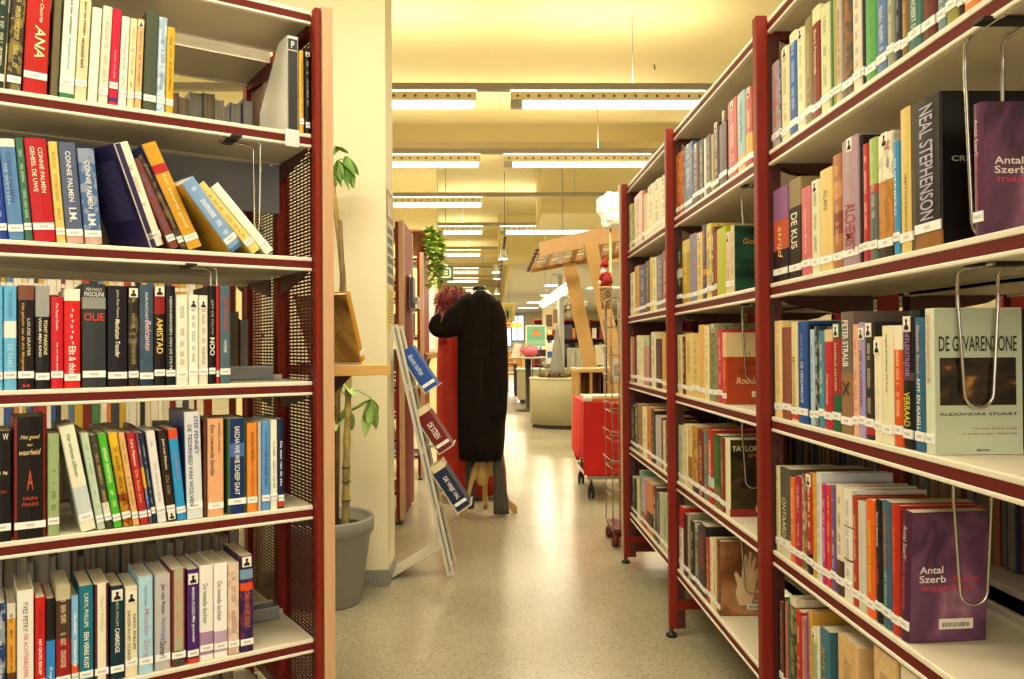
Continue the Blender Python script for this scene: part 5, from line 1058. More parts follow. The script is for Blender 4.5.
# trailing plant
P = AT(417, 243, 6.6); t = empty('trailing_plant', (P.x, 6.66, zt2 + .0005), 0, 'trailing green plant in a brown pot on top of the farther end-on bookcase', 'potted plant')
MB().lathe([(.02, 0), (.075, 0), (.08, .01), (.10, .17), (.108, .172), (.108, .20), (.10, .20), (.09, .17), (.02, .17)], seg=28).build('pot', mat('7d4a22', .6), t)
rr = random.Random(11); VL = mat('b4c65a', .45, var=.35, vscale=9); VD = mat('86a844', .5, var=.3, vscale=9)
for i in range(16):
    a = rr.uniform(-1.4, 1.2); L = rr.uniform(.16, .46) if a < .3 else rr.uniform(.1, .3); mb = MB(); pts = []
    for q in range(9):
        f = q / 8; pts.append(Vector((math.cos(a) * (.05 + .13 * min(1, f * 1.8)) * 1.1, math.sin(a) * .13 * min(1, f * 2), .17 + .03 * math.sin(min(1, f * 2.2) * math.pi * .7) - L * max(0, f - .25) * 1.25)))
    mb.tube(pts, .0025, mi=1, seg=5)
    for q in range(1, 9):
        for r2 in range(3): leaf(mb, pts[q], (rr.uniform(-1, 1), rr.uniform(-1, .4), rr.uniform(-.8, .5)), rr.uniform(.045, .075), rr.uniform(.035, .055), .2, rr.randrange(2))
    mb.build('vine', [VL, VD], t)
mb = MB(); P = AT(432, 318, 11.37); z1 = AT(434, 285, 11.37).z; z0 = AT(434, 352, 11.37).z
mb.box((-.05, 0, 0), (.05, .02, z1 - z0), bev=.002); mb.box((-.044, -.003, .04), (.044, .0, (z1 - z0) * .46), 1); mb.box((-.044, -.003, (z1 - z0) * .54), (.044, 0, (z1 - z0) - .03), 1)
o = mb.build('notice_board', [mat('c8c4b8', .5), mat('e8e4da', .5)], None, (P.x, 11.37, z0)); tag(o, 'narrow white notice board on the second column above the red costume', 'notice board')
# ------------------------------------------------------------------ costume stands
WOODS = wood('c4a060', .8, (6, 6, 30), .35)
def tripod(parent, c, feet, hub=.25, r=.03):
    mb = MB(); mb.lathe([(.018, hub - .06), (.034, hub - .05), (.042, hub), (.042, hub + .06), (.028, hub + .075), (.034, hub + .10), (.026, hub + .13), (.03, hub + .2), (.022, .62), (.02, 1.2)], seg=20, c=c); mb.build('turned_post', WOODS, parent)
    for fx, fy in feet:
        fx, fy = fx - c[0], fy - c[1]; L = math.hypot(fx, fy); dx, dy = fx / L, fy / L; px_, py_ = -dy, dx; rings = []
        for s_, z_, hh in ((.02, hub + .02, .05), (.3, hub + .045, .05), (.5, hub + .0, .048), (.68, hub * .62, .042), (.84, hub * .22, .03), (1.0, .034, .028), (1.1, .022, .02)):
            q = Vector((c[0] + dx * L * s_, c[1] + dy * L * s_, z_)); rings.append([q + Vector((px_ * w2, py_ * w2, 0)) + Vector((dx, dy, 0)) * 0 + Vector((0, 0, h2)) for w2, h2 in ((.015, hh), (-.015, hh), (-.015, -hh + .008 if z_ > .05 else -z_), (.015, -hh + .008 if z_ > .05 else -z_))])
        mb = MB(); mb.loft(rings, smooth=False); mb.build('leg', WOODS, parent)
COAT = mat('191411', .95, spec=.15, var=.3, vscale=30, bump=.3, bscale=40)
c = AT(482, 500, 5.0); C0 = Vector((c.x, 5.08, 0))
t = empty('costume_stand', C0, 0, 'dressmaker stand on a wooden tripod wearing a long black coat', 'mannequin')
fl = G(463, 517); fr_ = G(513.5, 513); fb = G(486, 505)
tripod(t, (0, 0, 0), [(fl.x - C0.x, fl.y - C0.y), (fr_.x - C0.x, fr_.y - C0.y), (fb.x - C0.x, .22)])
def XZ(px, py, Y=5.05): q = AT(px, py, Y); return q.x - C0.x, q.z
# coat body: outline left/right per height, read off the photograph and given real depth
outl = [(460, 459, 503, .12), (440, 457.5, 505, .14), (410, 457, 506, .15), (380, 457, 505, .15), (350, 457, 503.5, .15), (335, 457.5, 502.5, .15), (322, 459, 501.5, .15), (310, 461.5, 499.5, .14), (303, 464, 498, .125), (298, 467, 495.5, .11), (294.5, 470, 491.5, .09), (292, 473, 488, .075), (290.5, 475, 486.5, .06)]
rings = []; rs = random.Random(5); NN = 40
for j, (py, xl, xr, dp) in enumerate(outl):
    a, z = XZ(xl, py); b, _ = XZ(xr, py); ring = []
    for k in range(NN):
        th = 2 * math.pi * k / NN; fold = 1 + .075 * math.sin(th * 7 + j * .25) * (1 if j < 6 else .3) + .03 * math.sin(th * 13)
        ring.append(Vector(((a + b) / 2 + (b - a) / 2 * math.cos(th) * (1 if abs(math.cos(th)) > .9 else fold), dp * fold * math.sin(th) * (1 + .0), z)))
    rings.append(ring)
body = MB().loft(rings).build('coat', COAT, t)
def sleeve(pts, nm):
    P_ = []; R2 = []
    for px, py, dy, r in pts: x, z = XZ(px, py, 5.05); P_.append(Vector((x, dy, z))); R2.append(r)
    # smooth
    Q = []; QR = []
    for i in range(len(P_) - 1):
        for q in range(4): Q.append(P_[i].lerp(P_[i + 1], q / 4)); QR.append(R2[i] + (R2[i + 1] - R2[i]) * q / 4)
    Q.append(P_[-1]); QR.append(R2[-1])
    for _ in range(2): Q = [Q[0]] + [(Q[i - 1] + Q[i] * 2 + Q[i + 1]) / 4 for i in range(1, len(Q) - 1)] + [Q[-1]]
    return MB().tube(Q, QR, seg=16).build(nm, COAT, t)
sleeve([(473, 298, .0, .045), (466, 305, -.02, .07), (459, 317, -.05, .088), (452, 326, -.07, .078), (443, 331, -.08, .05), (435.5, 329, -.09, .044), (436, 321, -.08, .034), (439, 316, -.06, .022)], 'sleeve')
sleeve([(492, 304, -.04, .055), (496, 318, -.07, .065), (498, 345, -.09, .062), (498.5, 375, -.10, .06), (498, 405, -.09, .058), (497, 418, -.09, .056)], 'sleeve')
x, z = XZ(479.5, 288)
MB().lathe([(.046, -.03), (.044, .0), (.04, .012), (.02, .016)], seg=24, c=(x, 0, z)).build('neck_cap', mat('0f0e0e', .4), t)
x, z = XZ(480.5, 293); MB().lathe([(.078, -.02), (.066, 0), (.05, .018), (.046, .014)], seg=24, c=(x, 0, z), cap=False).build('white_collar', mat('e2ded2', .7), t)
# lapel seam and vent
mb = MB(); a = XZ(483, 300); b = XZ(480.5, 455); mb.tube([(a[0], -.115, a[1]), ((a[0] + b[0]) / 2, -.158, (a[1] + b[1]) / 2), (b[0], -.13, b[1])], .003, seg=5); mb.build('centre_seam', mat('0b0908', .9), t)
GT = mat('4a4840', .85, var=.3, vscale=40)
for nm, lab, (xa, xb, ya, xc, xd, yb, dy) in (('trousers', 'dark grey trouser legs hanging under the black coat at left', (464.5, 478, 452, 465, 474, 511, .06)), ('scarf', 'flared grey striped cloth hanging under the black coat at right', (493, 502, 452, 493.5, 509.5, 514, -.03))):
    rings = []
    for q in range(9):
        f = q / 8; xl = xa + (xc - xa) * f; xr = xb + (xd - xb) * f; py = ya + (yb - ya) * f; a, z = XZ(xl, py); b, _ = XZ(xr, py); ring = []
        for k in range(24): th = 2 * math.pi * k / 24; ring.append(Vector(((a + b) / 2 + (b - a) / 2 * math.cos(th), dy + (.03 + .006 * math.sin(th * 9)) * math.sin(th), max(.012, z))))
        rings.append(ring)
    o = MB().loft(rings).build(nm, lined('5c5a50', '26251f', 130, 0, .9), None, C0); tag(o, lab, nm)
# second stand: red dress and feather boa
C1 = Vector((AT(468, 400, 5.75).x, 5.75, 0)); t = empty('costume_stand', C1, 0, 'dressmaker stand wearing a long red dress, half hidden behind the black coat', 'mannequin')
def XR(px, py, dy=0): q = AT(px, py, 5.75 + dy); return q.x - C1.x, q.z
f1 = G(441, 503); tripod(t, (0, 0, 0), [(f1.x - C1.x, f1.y - C1.y), (.22, -.16), (.0, .24)])
rings = []
for j, (py, xl, xr, dp) in enumerate(((492, 437, 507, .2), (470, 437, 506, .2), (430, 436.5, 500, .19), (390, 436.5, 494, .17), (360, 437, 489, .15), (340, 438, 487, .14), (325, 440, 486, .13), (312, 444, 482, .11), (303, 450, 476, .08))):
    a, z = XR(xl, py); b, _ = XR(xr, py); ring = []
    for k in range(48):
        th = 2 * math.pi * k / 48; fo = 1 + .07 * math.sin(th * 9) * max(0, 1 - j / 7); ring.append(Vector(((a + b) / 2 + (b - a) / 2 * math.cos(th), dp * fo * math.sin(th), z)))
    rings.append(ring)
MB().loft(rings).build('red_dress', mat('b0200c', .75, var=.15, vscale=10, bump=.2, bscale=30), t)
mb = MB()
for a0, a1 in (((449, 318), (446, 345)), ((482, 318), (488, 345))):
    a = XR(*a0); b = XR(*a1); mb.tube([(a[0], -.02, a[1]), ((a[0] + b[0]) / 2, -.05, (a[1] + b[1]) / 2), (b[0], -.06, b[1])], [.05, .05, .055], seg=14)
mb.build('red_sleeves', mat('a81c10', .75), t)
rb = random.Random(8); mb = MB()
for i in range(800):
    f = rb.random(); px = 437 + 31 * f + rb.uniform(-2, 2); py = 302 - 4 * math.sin(f * 3.14) + rb.uniform(-8, 11) ; x, z = XR(px, py); y0 = rb.uniform(-.16, .05)
    dv = Vector((rb.uniform(-1, 1), rb.uniform(-1, .6), rb.uniform(-1, 1))); leaf(mb, (x, y0, z), dv, rb.uniform(.03, .06), rb.uniform(.006, .014), .2, rb.randrange(2))
o = mb.build('feather_boa', [mat('a82c48', .8), mat('781a30', .8)], None, C1); tag(o, 'fluffy crimson feather boa around the neck of the red dress', 'feather boa')
# small wooden ledge sticking out at the farther end-on bookcase
a = AT(417, 357, 6.3); t = empty('wooden_ledge', (0, 0, 0), 0, 'curved light wooden ledge projecting from the farther end-on bookcase', 'shelf')
A_, B_ = AT(415, 354.5, 6.75), AT(448, 355, 6.3); mb = MB(); mb.loft([[Vector(p) + Vector((0, y, z)) for y, z in ((-.07, -.02), (.1, -.02), (.1, .02), (-.07, .02))] for p in (A_, A_.lerp(B_, .5) + Vector((0, 0, -.012)), B_ + Vector((0, 0, .015)))], smooth=False); mb.build('board', wood('c9a25c', .85), t)
mb = MB(); mb.beam(A_.lerp(B_, .5) - Vector((0, 0, .02)), AT(424, 372, 6.62), (.008, 0, 0), (0, .008, 0)); mb.build('brace', mat('2c1d12', .6), t)
# ------------------------------------------------------------------ trolley under a red cloth
a = AT(583.5, 440, 5.5); x0 = a.x + .01; x1 = x0 + .42; z1 = AT(590, 403, 5.5).z; z0 = AT(600, 476, 5.5).z
t = empty('trolley', (0, 0, 0), 0, 'wheeled trolley standing behind the right bookcase end', 'trolley'); Y0, Y1 = 5.53, 6.25
mb = MB(); mb.box((x0 + .02, Y0 + .02, z1 - .03), (x1 - .02, Y1 - .02, z1 - .006)); mb.box((x0 + .02, Y0 + .02, .14), (x1 - .02, Y1 - .02, .165))
for xx in (x0 + .05, x1 - .05):
    for yy in (Y0 + .05, Y1 - .05): mb.tube([(xx, yy, .09), (xx, yy, z1 - .02)], .012, seg=10)
mb.build('frame', STEEL, t)
for xx in (x0 + .05, x1 - .05):
    for yy in (Y0 + .05, Y1 - .05):
        mb = MB(); mb.box((xx - .018, yy - .015, .045), (xx + .018, yy + .03, .095), bev=.005); w_o = mb.build('caster', BLACK, t)
        for q in (-.014, .014):
            mb = MB(); mb.lathe([(.01, -.008), (.036, -.008), (.04, -.004), (.04, .004), (.036, .008), (.01, .008)], seg=20); o = mb.build('wheel', mat('1c1b1a', .5), w_o, (xx + q, yy + .012, .04)); o.rotation_euler = (0, math.pi / 2, 0)
# cloth: draped shell with folded bottom edge
mb = MB(); ring_top = []; NP = 64; per = [(x0, Y0), (x1, Y0), (x1, Y1), (x0, Y1)]
def rect_pt(f):
    L = [x1 - x0, Y1 - Y0, x1 - x0, Y1 - Y0]; s_ = f * sum(L)
    for i in range(4):
        if s_ <= L[i] + 1e-9: p, q = per[i], per[(i + 1) % 4]; return Vector((p[0] + (q[0] - p[0]) * s_ / L[i], p[1] + (q[1] - p[1]) * s_ / L[i], 0)), i, s_ / L[i]
        s_ -= L[i]
    return Vector((x0, Y0, 0)), 3, 1
rings = []; cx, cy = (x0 + x1) / 2, (Y0 + Y1) / 2
for lev in range(11):
    f = lev / 10; ring = []
    for k in range(NP):
        p, side, q = rect_pt(k / NP); z = z1 + .004 - (z1 - z0) * f * (1 if side != 3 else (.84 - .1 * abs(q - .5)))
        d = Vector((p.x - cx, p.y - cy, 0)).normalized(); wv = (.010 * math.sin(k * .9) + .006 * math.sin(k * 2.3)) * f; ring.append(Vector((p.x, p.y, z)) + d * (wv + .012 * f + .004))
    rings.append(ring)
mb.loft(rings, cap=False); mb.bm.faces.new([mb.bm.verts.new(v) for v in rings[0]])
o = mb.build('tablecloth', mat('d3160c', .7, var=.12, vscale=8, bump=.3, bscale=14)); tag(o, 'bright red cloth draped over the wheeled trolley', 'tablecloth')
P = AT(586, 396, 5.75); mb = MB(); mb.box((0, 0, 0), (.30, .28, .022), bev=.003); mb.box((-.02, .05, .022), (.27, .3, .034), 1, bev=.002); o = mb.build('tray', [wood('b98a4a', .85), mat('d8cfb4', .5)], None, (x0 + .03, Y0 + .05, z1 + .006)); tag(o, 'low wooden tray with papers on top of the red cloth', 'tray')
MB().lathe([(.012, 0), (.03, 0), (.035, .01), (.03, .035), (.012, .04)], seg=16).build('tape_roll', mat('e9e2d0', .5), None, (x0 + .028, Y0 + .03 - .0, z1 + .006)); tag(bpy.data.objects['tape_roll'], 'small white roll on the left corner of the red cloth', 'tape')
# ------------------------------------------------------------------ wire rack in front of the right bookcase end
xr0 = AT(609, 450, 4.35).x; xr1 = AT(623, 450, 4.35).x; zt3 = AT(615, 296, 4.35).z; t = empty('wire_rack', (0, 0, 0), 0, 'slender chrome wire leaflet rack beside the far end of the right bookcase', 'wire rack'); WR = mat('9a9484', .3, .9)
Ya, Yb = 4.22, 4.48; mb = MB()
for xx in (xr0, (xr0 + xr1) / 2, xr1):
    for yy in (Ya, Yb): mb.tube([(xx, yy, .1), (xx, yy, zt3)], .003, seg=6)
mb.build('uprights', WR, t)
for k in range(8):
    z = .26 + k * (zt3 - .28) / 7; mb = MB(); mb.tube([(xr0, Ya, z), (xr0 - .012, Ya - .02, z + .05)], .0025, seg=6); mb.tube([(xr0, Yb, z), (xr0 - .012, Yb - .0, z + .05)], .0025, seg=6); mb.tube([(xr0 - .012, Ya - .02, z + .05), (xr1, Ya - .03, z + .05), (xr1, Ya, z)], .0025, seg=6); mb.tube([(xr0 - .012, Ya - .02, z + .05), (xr0 - .012, Yb, z + .05)], .0025, seg=6)
    mb.tube([(xr0, Ya, z), (xr1, Ya, z), (xr1, Yb, z), (xr0, Yb, z), (xr0, Ya, z)], .0025, seg=6); mb.build('wire_pocket', WR, t)
mb = MB(); mb.box((xr0, Ya, .07), (xr1, Yb, .1), bev=.01)
for xx in (xr0 + .015, xr1 - .01):
    for yy in (Ya + .02, Yb - .02): mb.lathe([(.008, 0), (.02, .004), (.023, .03), (.02, .05), (.01, .07)], seg=14, c=(xx, yy, 0))
mb.build('base', mat('5a1614', .4), t)
P = AT(619, 372, 4.3); mb = MB(); mb.box((xr0 + .005, Ya + .02, 0), (xr1 - .005, Ya + .035, .12), bev=.002); mb.box((xr0 + .015, Ya + .018, .03), (xr1 - .02, Ya + .0205, .09), 1); o = mb.build('leaflet_stack', [mat('e2dcc6', .5), mat('b0a890', .5)], None, (0, 0, AT(619, 381, 4.3).z)); tag(o, 'stack of white leaflets in the wire rack', 'leaflets')
# ------------------------------------------------------------------ reading desk with a pitched wooden canopy
PINE = wood('c49c5c', .86, (3, 3, 30)); PINE2 = wood('bf9560', .86, (30, 3, 3)); PINE_D = wood('b0803f', .85, (30, 3, 3))
Yn, Yf = 7.6, 9.3; t = empty('wooden_canopy', (0, 0, 0), 0, 'pitched pine canopy with slats carried on slanted posts', 'canopy')
def quad_beam(p_tl, p_tr, p_br, p_bl, Y, dep, name, m):
    v = [AT(p[0], p[1], Y) for p in (p_bl, p_br, p_tr, p_tl)]; mb = MB(); mb.prism([(q.x, q.z) for q in v], 'y', Y, Y + dep); return mb.build(name, m, t)
quad_beam((540, 243), (604, 228), (640, 246), (541, 255.5), Yn, .06, 'side_beam', PINE2) if False else None
quad_beam((540, 242), (640, 218.5), (640, 236.5), (540.5, 256), Yn, .06, 'side_beam', PINE2)
quad_beam((530.5, 265.5), (640, 243.5), (640, 254), (531.5, 272.5), Yf, .06, 'side_beam', PINE_D)
quad_beam((562.5, 264), (575.5, 262), (605, 400), (591, 400), Yf - .05, .05, 'slanted_post', PINE)
quad_beam((584, 243.5), (597.5, 242), (632, 400), (617, 400), Yn - .04, .04, 'slanted_post', PINE)
# slatted roof between the beams
nl = AT(540.3, 249, Yn + .03); nr = AT(640, 227.5, Yn + .03); fl_ = AT(531, 269, Yf + .03); fr2 = AT(640, 248.7, Yf + .03)
for k in range(9):
    f = k / 8; a = nl.lerp(nr, f * .98 + .01); b = fl_.lerp(fr2, f * .98 + .01); mb = MB(); mb.beam(a, b, (.028 if k else .012, 0, 0), (0, 0, .012)); mb.build('cross_slat', PINE_D if k % 2 else PINE2, t)
for k in range(7):
    f = (k + .5) / 7; a = nl.lerp(fl_, f); b = nr.lerp(fr2, f); mb = MB(); mb.beam(a + Vector((0, 0, .02)), b + Vector((0, 0, .02)), (0, .05, 0), (0, 0, .004)); mb.build('roof_board', mat('b5ad98', .6) if k % 2 else mat('8d8878', .6), t)
for k in range(8):
    f = k / 7; a = nl.lerp(fl_, f); mb = MB(); mb.lathe([(.01, 0), (.022, .005), (.022, .03), (.012, .035)], seg=8, c=(a.x - .03, a.y, a.z - .03)); mb.build('peg', mat('4a3018', .5), t)
t = empty('desk', (0, 0, 0), 0, 'light wooden desk with two open cubbies beside the round counter', 'desk')
Yd = 8.1; a = AT(577, 370, Yd); b = AT(640, 370, Yd); zt4 = AT(590, 369, Yd).z; mb = MB(); mb.box((a.x, Yd, zt4 - .035), (b.x, Yd + .75, zt4), bev=.003); mb.build('desk_top', PINE, t)
mb = MB(); xs = [a.x + .01, AT(590, 380, Yd).x, AT(601, 380, Yd).x]
for xx in xs: mb.box((xx, Yd + .01, 0), (xx + .025, Yd + .7, zt4 - .035))
mb.box((xs[2], Yd + .01, 0), (b.x - .01, Yd + .03, zt4 - .035)); mb.box((xs[0], Yd + .4, .05), (xs[2], Yd + .42, zt4 - .035)); mb.box((xs[0], Yd + .02, .05), (xs[2], Yd + .7, .07)); mb.box((xs[0], Yd + .02, zt4 * .5), (xs[2], Yd + .7, zt4 * .5 + .02)); mb.build('carcass', PINE_D, t)
# monitor on the desk
t = empty('monitor', AT(606, 364, 8.45), math.radians(0), 'beige computer monitor tilted on the wooden desk', 'monitor'); t.location.z = zt4 + .0005
mb = MB(); k = 8.45 / F; mb.loft([[Vector((x, y, z)) for x, z in ((-9 * k, 3 * k), (7 * k, 2 * k), (3 * k, 24 * k), (-11 * k, 23 * k))] for y in (0, .04)], smooth=False); mb.build('housing', mat('c9c3ae', .5), t)
mb = MB(); mb.lathe([(.09, 0), (.09, .01), (.03, .02), (.02, .05)], seg=20); mb.build('stand', mat('b8b29e', .5), t)
t = empty('paper_pile', AT(601, 368, 8.2), 0, 'open papers lying on the wooden desk', 'papers'); t.location.z = zt4 + .0005; mb = MB(); mb.box((-.09, 0, 0), (.05, .2, .006), bev=.001); mb.box((-.02, -.04, .006), (.09, .15, .012), bev=.001); mb.build('sheets', mat('ece6d4', .6), t)
# ------------------------------------------------------------------ white cloud on a pole, and a gnome
a = AT(611, 300, 6.9); t = empty('cotton_cloud', (a.x, 6.9, 0), 0, 'fluffy white cotton cloud on a thin wooden pole', 'decoration')
mb = MB(); rr = random.Random(4); zc = AT(614, 208, 6.9).z; k = 6.9 / F
for px, py, r in ((612, 206, 12), (604, 210, 8), (622, 206, 13), (609, 217, 9), (617, 218, 11), (603, 203, 7), (628, 214, 11), (610, 198, 7), (620, 221, 9), (607, 224, 6), (616, 200, 8)):
    q = AT(px, py, 6.9); mb.blob((q.x - a.x, rr.uniform(-.03, .03), q.z), r * k, sub=3, j=.06)
mb.build('cotton_wool', mat('e8e6dc', .9, bump=.5, bscale=40), t); mb = MB(); mb.tube([(AT(610.5, 228, 6.9).x - a.x, .0, zc), (AT(610.5, 300, 6.9).x - a.x, 0, AT(611, 420, 6.9).z)], .012, seg=10); mb.build('pole', WOODS, t)
mb = MB(); mb.lathe([(.16, 0), (.16, .02), (.03, .03), (.02, .5)], seg=24, c=(AT(610.5, 300, 6.9).x - a.x, 0, 0)); mb.build('foot', WOODS, t)
Yg = 6.6; k = Yg / F
def gp(px, py, dy=0): q = AT(px, py, Yg + dy); return (q.x, q.y, q.z)
t = empty('gnome_doll', (0, 0, 0), 0, 'bearded gnome doll in red felt sitting on a basket before the pole', 'doll'); RED = mat('8e1414', .9, bump=.3, bscale=60)
mb = MB()
def seg_(a, b, ra, rb_, mi=0): mb.tube([gp(*a), gp((a[0] + b[0]) / 2, (a[1] + b[1]) / 2), gp(*b)], [ra * k, (ra + rb_) / 2 * k * 1.05, rb_ * k], mi=mi, seg=14)
seg_((606, 272), (606, 287), 3.2, 6, 0); mb.blob(gp(604.5, 268), 3.6 * k, mi=1, sub=2); seg_((603, 273), (600.5, 280), 1.8, 2.2, 0); seg_((609, 273), (610.5, 284), 2, 2.4, 0); mb.blob(gp(600, 283), 2.4 * k, mi=1, sub=2); mb.blob(gp(611, 286), 1.8 * k, mi=1, sub=1)
seg_((604, 289), (603, 298), 2, 1.8, 2); seg_((608, 289), (608, 298), 2, 1.8, 2); mb.blob(gp(602.5, 299), 2.2 * k, mi=2, sub=1); mb.blob(gp(608, 299), 2.2 * k, mi=2, sub=1)
mb.build('body', [RED, mat('e2c4a4', .8), mat('3a2420', .8)], t)
MB().tube([gp(604, 267.5), gp(604.8, 263), gp(605.8, 259.5), gp(608, 257.5)], [4.4 * k, 3.6 * k, 2.2 * k, .9 * k], seg=14).build('hat', RED, t)
MB().blob(gp(603, 271.5, -.02), 2.6 * k, sub=2, j=.1).build('beard', mat('ece6da', .9), t); MB().blob(gp(602.3, 268.3, -.035), .8 * k, sub=1).build('nose', mat('d89a78', .7), t); mb = MB(); mb.blob(gp(601.6, 266.6, -.036), .4 * k, sub=1); mb.blob(gp(604, 266.6, -.036), .4 * k, sub=1); mb.build('eyes', mat('17110f', .4), t)
q = gp(606, 309); mb = MB(); mb.lathe([(4.6 * k, 0), (5.4 * k, 8 * k), (5.8 * k, 9 * k), (5.8 * k, 19.5 * k), (6.6 * k, 20 * k), (6.6 * k, 22.5 * k), (5 * k, 22.5 * k)], seg=20, c=q); o = mb.build('basket', mat('a8895a', .8, var=.4, vscale=60, bump=.6, bscale=90)); tag(o, 'small wicker basket hanging under the gnome doll', 'basket')
mb = MB(); mb.tube([(q[0], q[1], q[2]), (q[0], q[1], AT(606, 420, Yg).z)], .006, seg=6); mb.tube([gp(610, 290), (AT(610.5, 290, 6.9).x, 6.88, q[2] + .12)], .005, seg=6); o = mb.build('thin_rod', mat('3a2a1a', .6)); tag(o, 'thin dark rod carrying the wicker basket', 'rod')
# ------------------------------------------------------------------ round counter with planter and cone
c = AT(566, 420, 10.75); r = 36 * 10.75 / F; zt5 = AT(566, 378, 10.4).z; t = empty('round_counter', (c.x, 10.75, 0), 0, 'round beige-grey counter on a dark plinth in the middle of the floor', 'counter')
CG = mat('aaa27f', .45); MB().lathe([(r, .05), (r, zt5 - .02), (r * .995, zt5 - .018)], seg=64).build('drum', CG, t); MB().lathe([(r * .94, 0), (r * .94, .05)], seg=48).build('plinth', mat('3c3428', .6), t); MB().lathe([(r * 1.01, zt5 - .02), (r * 1.015, zt5 - .01), (r * 1.01, zt5)], seg=64).build('counter_top', mat('c4bc9c', .4), t)
cx = AT(557, 370, 10.75).x; t = empty('cone_sculpture', (cx, 10.7, zt5 + .001), 0, 'tall grey wire-mesh cone standing on the round counter', 'sculpture'); k = 10.7 / F
MB().lathe([(8.5 * k, 0), (7.4 * k, 8 * k), (5.6 * k, 20 * k), (3.8 * k, 33 * k), (2.2 * k, 44 * k), (1.2 * k, 52 * k)], seg=28).build('mesh_cone', mat('8d8b80', .5, .3, bump=.8, bscale=90, var=.15, vscale=40), t)
mb = MB()
for i in range(4):
    pts = [];
    for q in range(16):
        f = q / 15; rad = (8.7 - 7.3 * f ** .9) * k * 1.02; a = i * .7 + f * 4; pts.append((rad * math.cos(a), rad * math.sin(a), f * 51 * k))
    mb.tube(pts, .003, seg=5)
mb.build('wire', mat('a9a698', .4, .5), t)
rr = random.Random(21); mb = MB()
for i in range(300):
    a = rr.uniform(0, 6.28); q = rr.uniform(.5, 1.5) * 13 * k; q = min(q, r * .93); leaf(mb, (q * math.cos(a), q * math.sin(a), .0), (rr.uniform(-1, 1), rr.uniform(-1, 1), rr.uniform(.2, 1.2)), rr.uniform(.05, .09), rr.uniform(.02, .04), .2, rr.randrange(3))
o = mb.build('foliage_ring', [mat('5c5a24', .7), mat('7a4426', .7), mat('8c7a40', .7)], None, (cx, 10.7, zt5 + .003)); tag(o, 'ring of dry green and brown leaves around the foot of the grey cone', 'leaves', kind='stuff')
# second counter and things on it
a = AT(518.5, 395, 15); b = AT(545, 395, 15); z6 = AT(520, 369, 15).z; t = empty('counter', (0, 0, 0), 0, 'plain grey counter behind the round one', 'counter')
mb = MB(); mb.box((a.x, 15, .08), (b.x + .6, 15.8, z6 - .03), bev=.01); mb.build('carcass', CG, t); mb = MB(); mb.box((a.x + .05, 15.05, 0), (b.x + .55, 15.7, .08)); mb.build('plinth', mat('3c3428', .6), t); mb = MB(); mb.box((a.x - .02, 14.98, z6 - .03), (b.x + .62, 15.82, z6), bev=.008); mb.build('counter_top', mat('c4bc9c', .4), t)
k15 = 15.2 / F
def on15(px): return AT(px, 365, 15.2).x
t = empty('glass_bowl', (on15(547), 15.2, z6 + .001), 0, 'clear glass bowl on the grey counter', 'bowl'); MB().lathe([(.05, 0), (.06, .01), (.11, .1), (.13, .22), (.12, .22), (.1, .1), (.04, .02)], seg=24).build('bowl_body', mat('e4e6e0', .05, trans=.8), t); MB().lathe([(.13, .215), (.136, .222), (.13, .229)], seg=24).build('bowl_rim', mat('f0f0ea', .1), t)
# table with pink pot, posters, far furniture
t = empty('display_table', (0, 0, 0), 0, 'round grey display table with a pink pot on it', 'table'); Yt = 13.4; k = Yt / F; c = AT(528, 357, Yt)
MB().lathe([(20 * k, c.z - .03), (20.5 * k, c.z - .015), (20 * k, c.z)], seg=40, c=(c.x, Yt, 0)).build('table_top', mat('a39c88', .4), t); MB().lathe([(.22, 0), (.22, .02), (.05, .04), (.05, c.z - .03)], seg=24, c=(c.x, Yt, 0)).build('pedestal', mat('3c3428', .5), t)
P = AT(530, 356, Yt); t = empty('pink_pot', (P.x, Yt - .05, c.z + .001), 0, 'round pink pot with spout on the display table', 'pot')
MB().lathe([(4 * k, 0), (7.5 * k, 3 * k), (8 * k, 6 * k), (6 * k, 9.5 * k), (3 * k, 11 * k), (.8 * k, 12 * k)], seg=28).build('pot_body', mat('c8586a', .4), t); mb = MB(); mb.tube([(-6 * k, 0, 5 * k), (-9 * k, 0, 7 * k), (-10 * k, 0, 9 * k)], [2 * k, 1.4 * k, 1 * k], seg=10); mb.build('spout', mat('c8586a', .4), t)
P = AT(517, 353, Yt); t = empty('easel_card', (P.x, Yt + .05, c.z + .001), 0, 'pale card propped up on the display table left of the pink pot', 'card'); mb = MB(); mb.loft([[Vector((x, y, z)) for x, z in ((-6 * k, 0), (3 * k, 0), (5 * k, 13 * k), (-2 * k, 14 * k))] for y in (0, .01)], smooth=False); mb.build('card_face', mat('d8d4c4', .5), t); mb = MB(); mb.beam((0, .01, 11 * k), (0, .12, 0), (.02, 0, 0), (0, .004, 0)); mb.build('prop', mat('b8b4a4', .5), t)
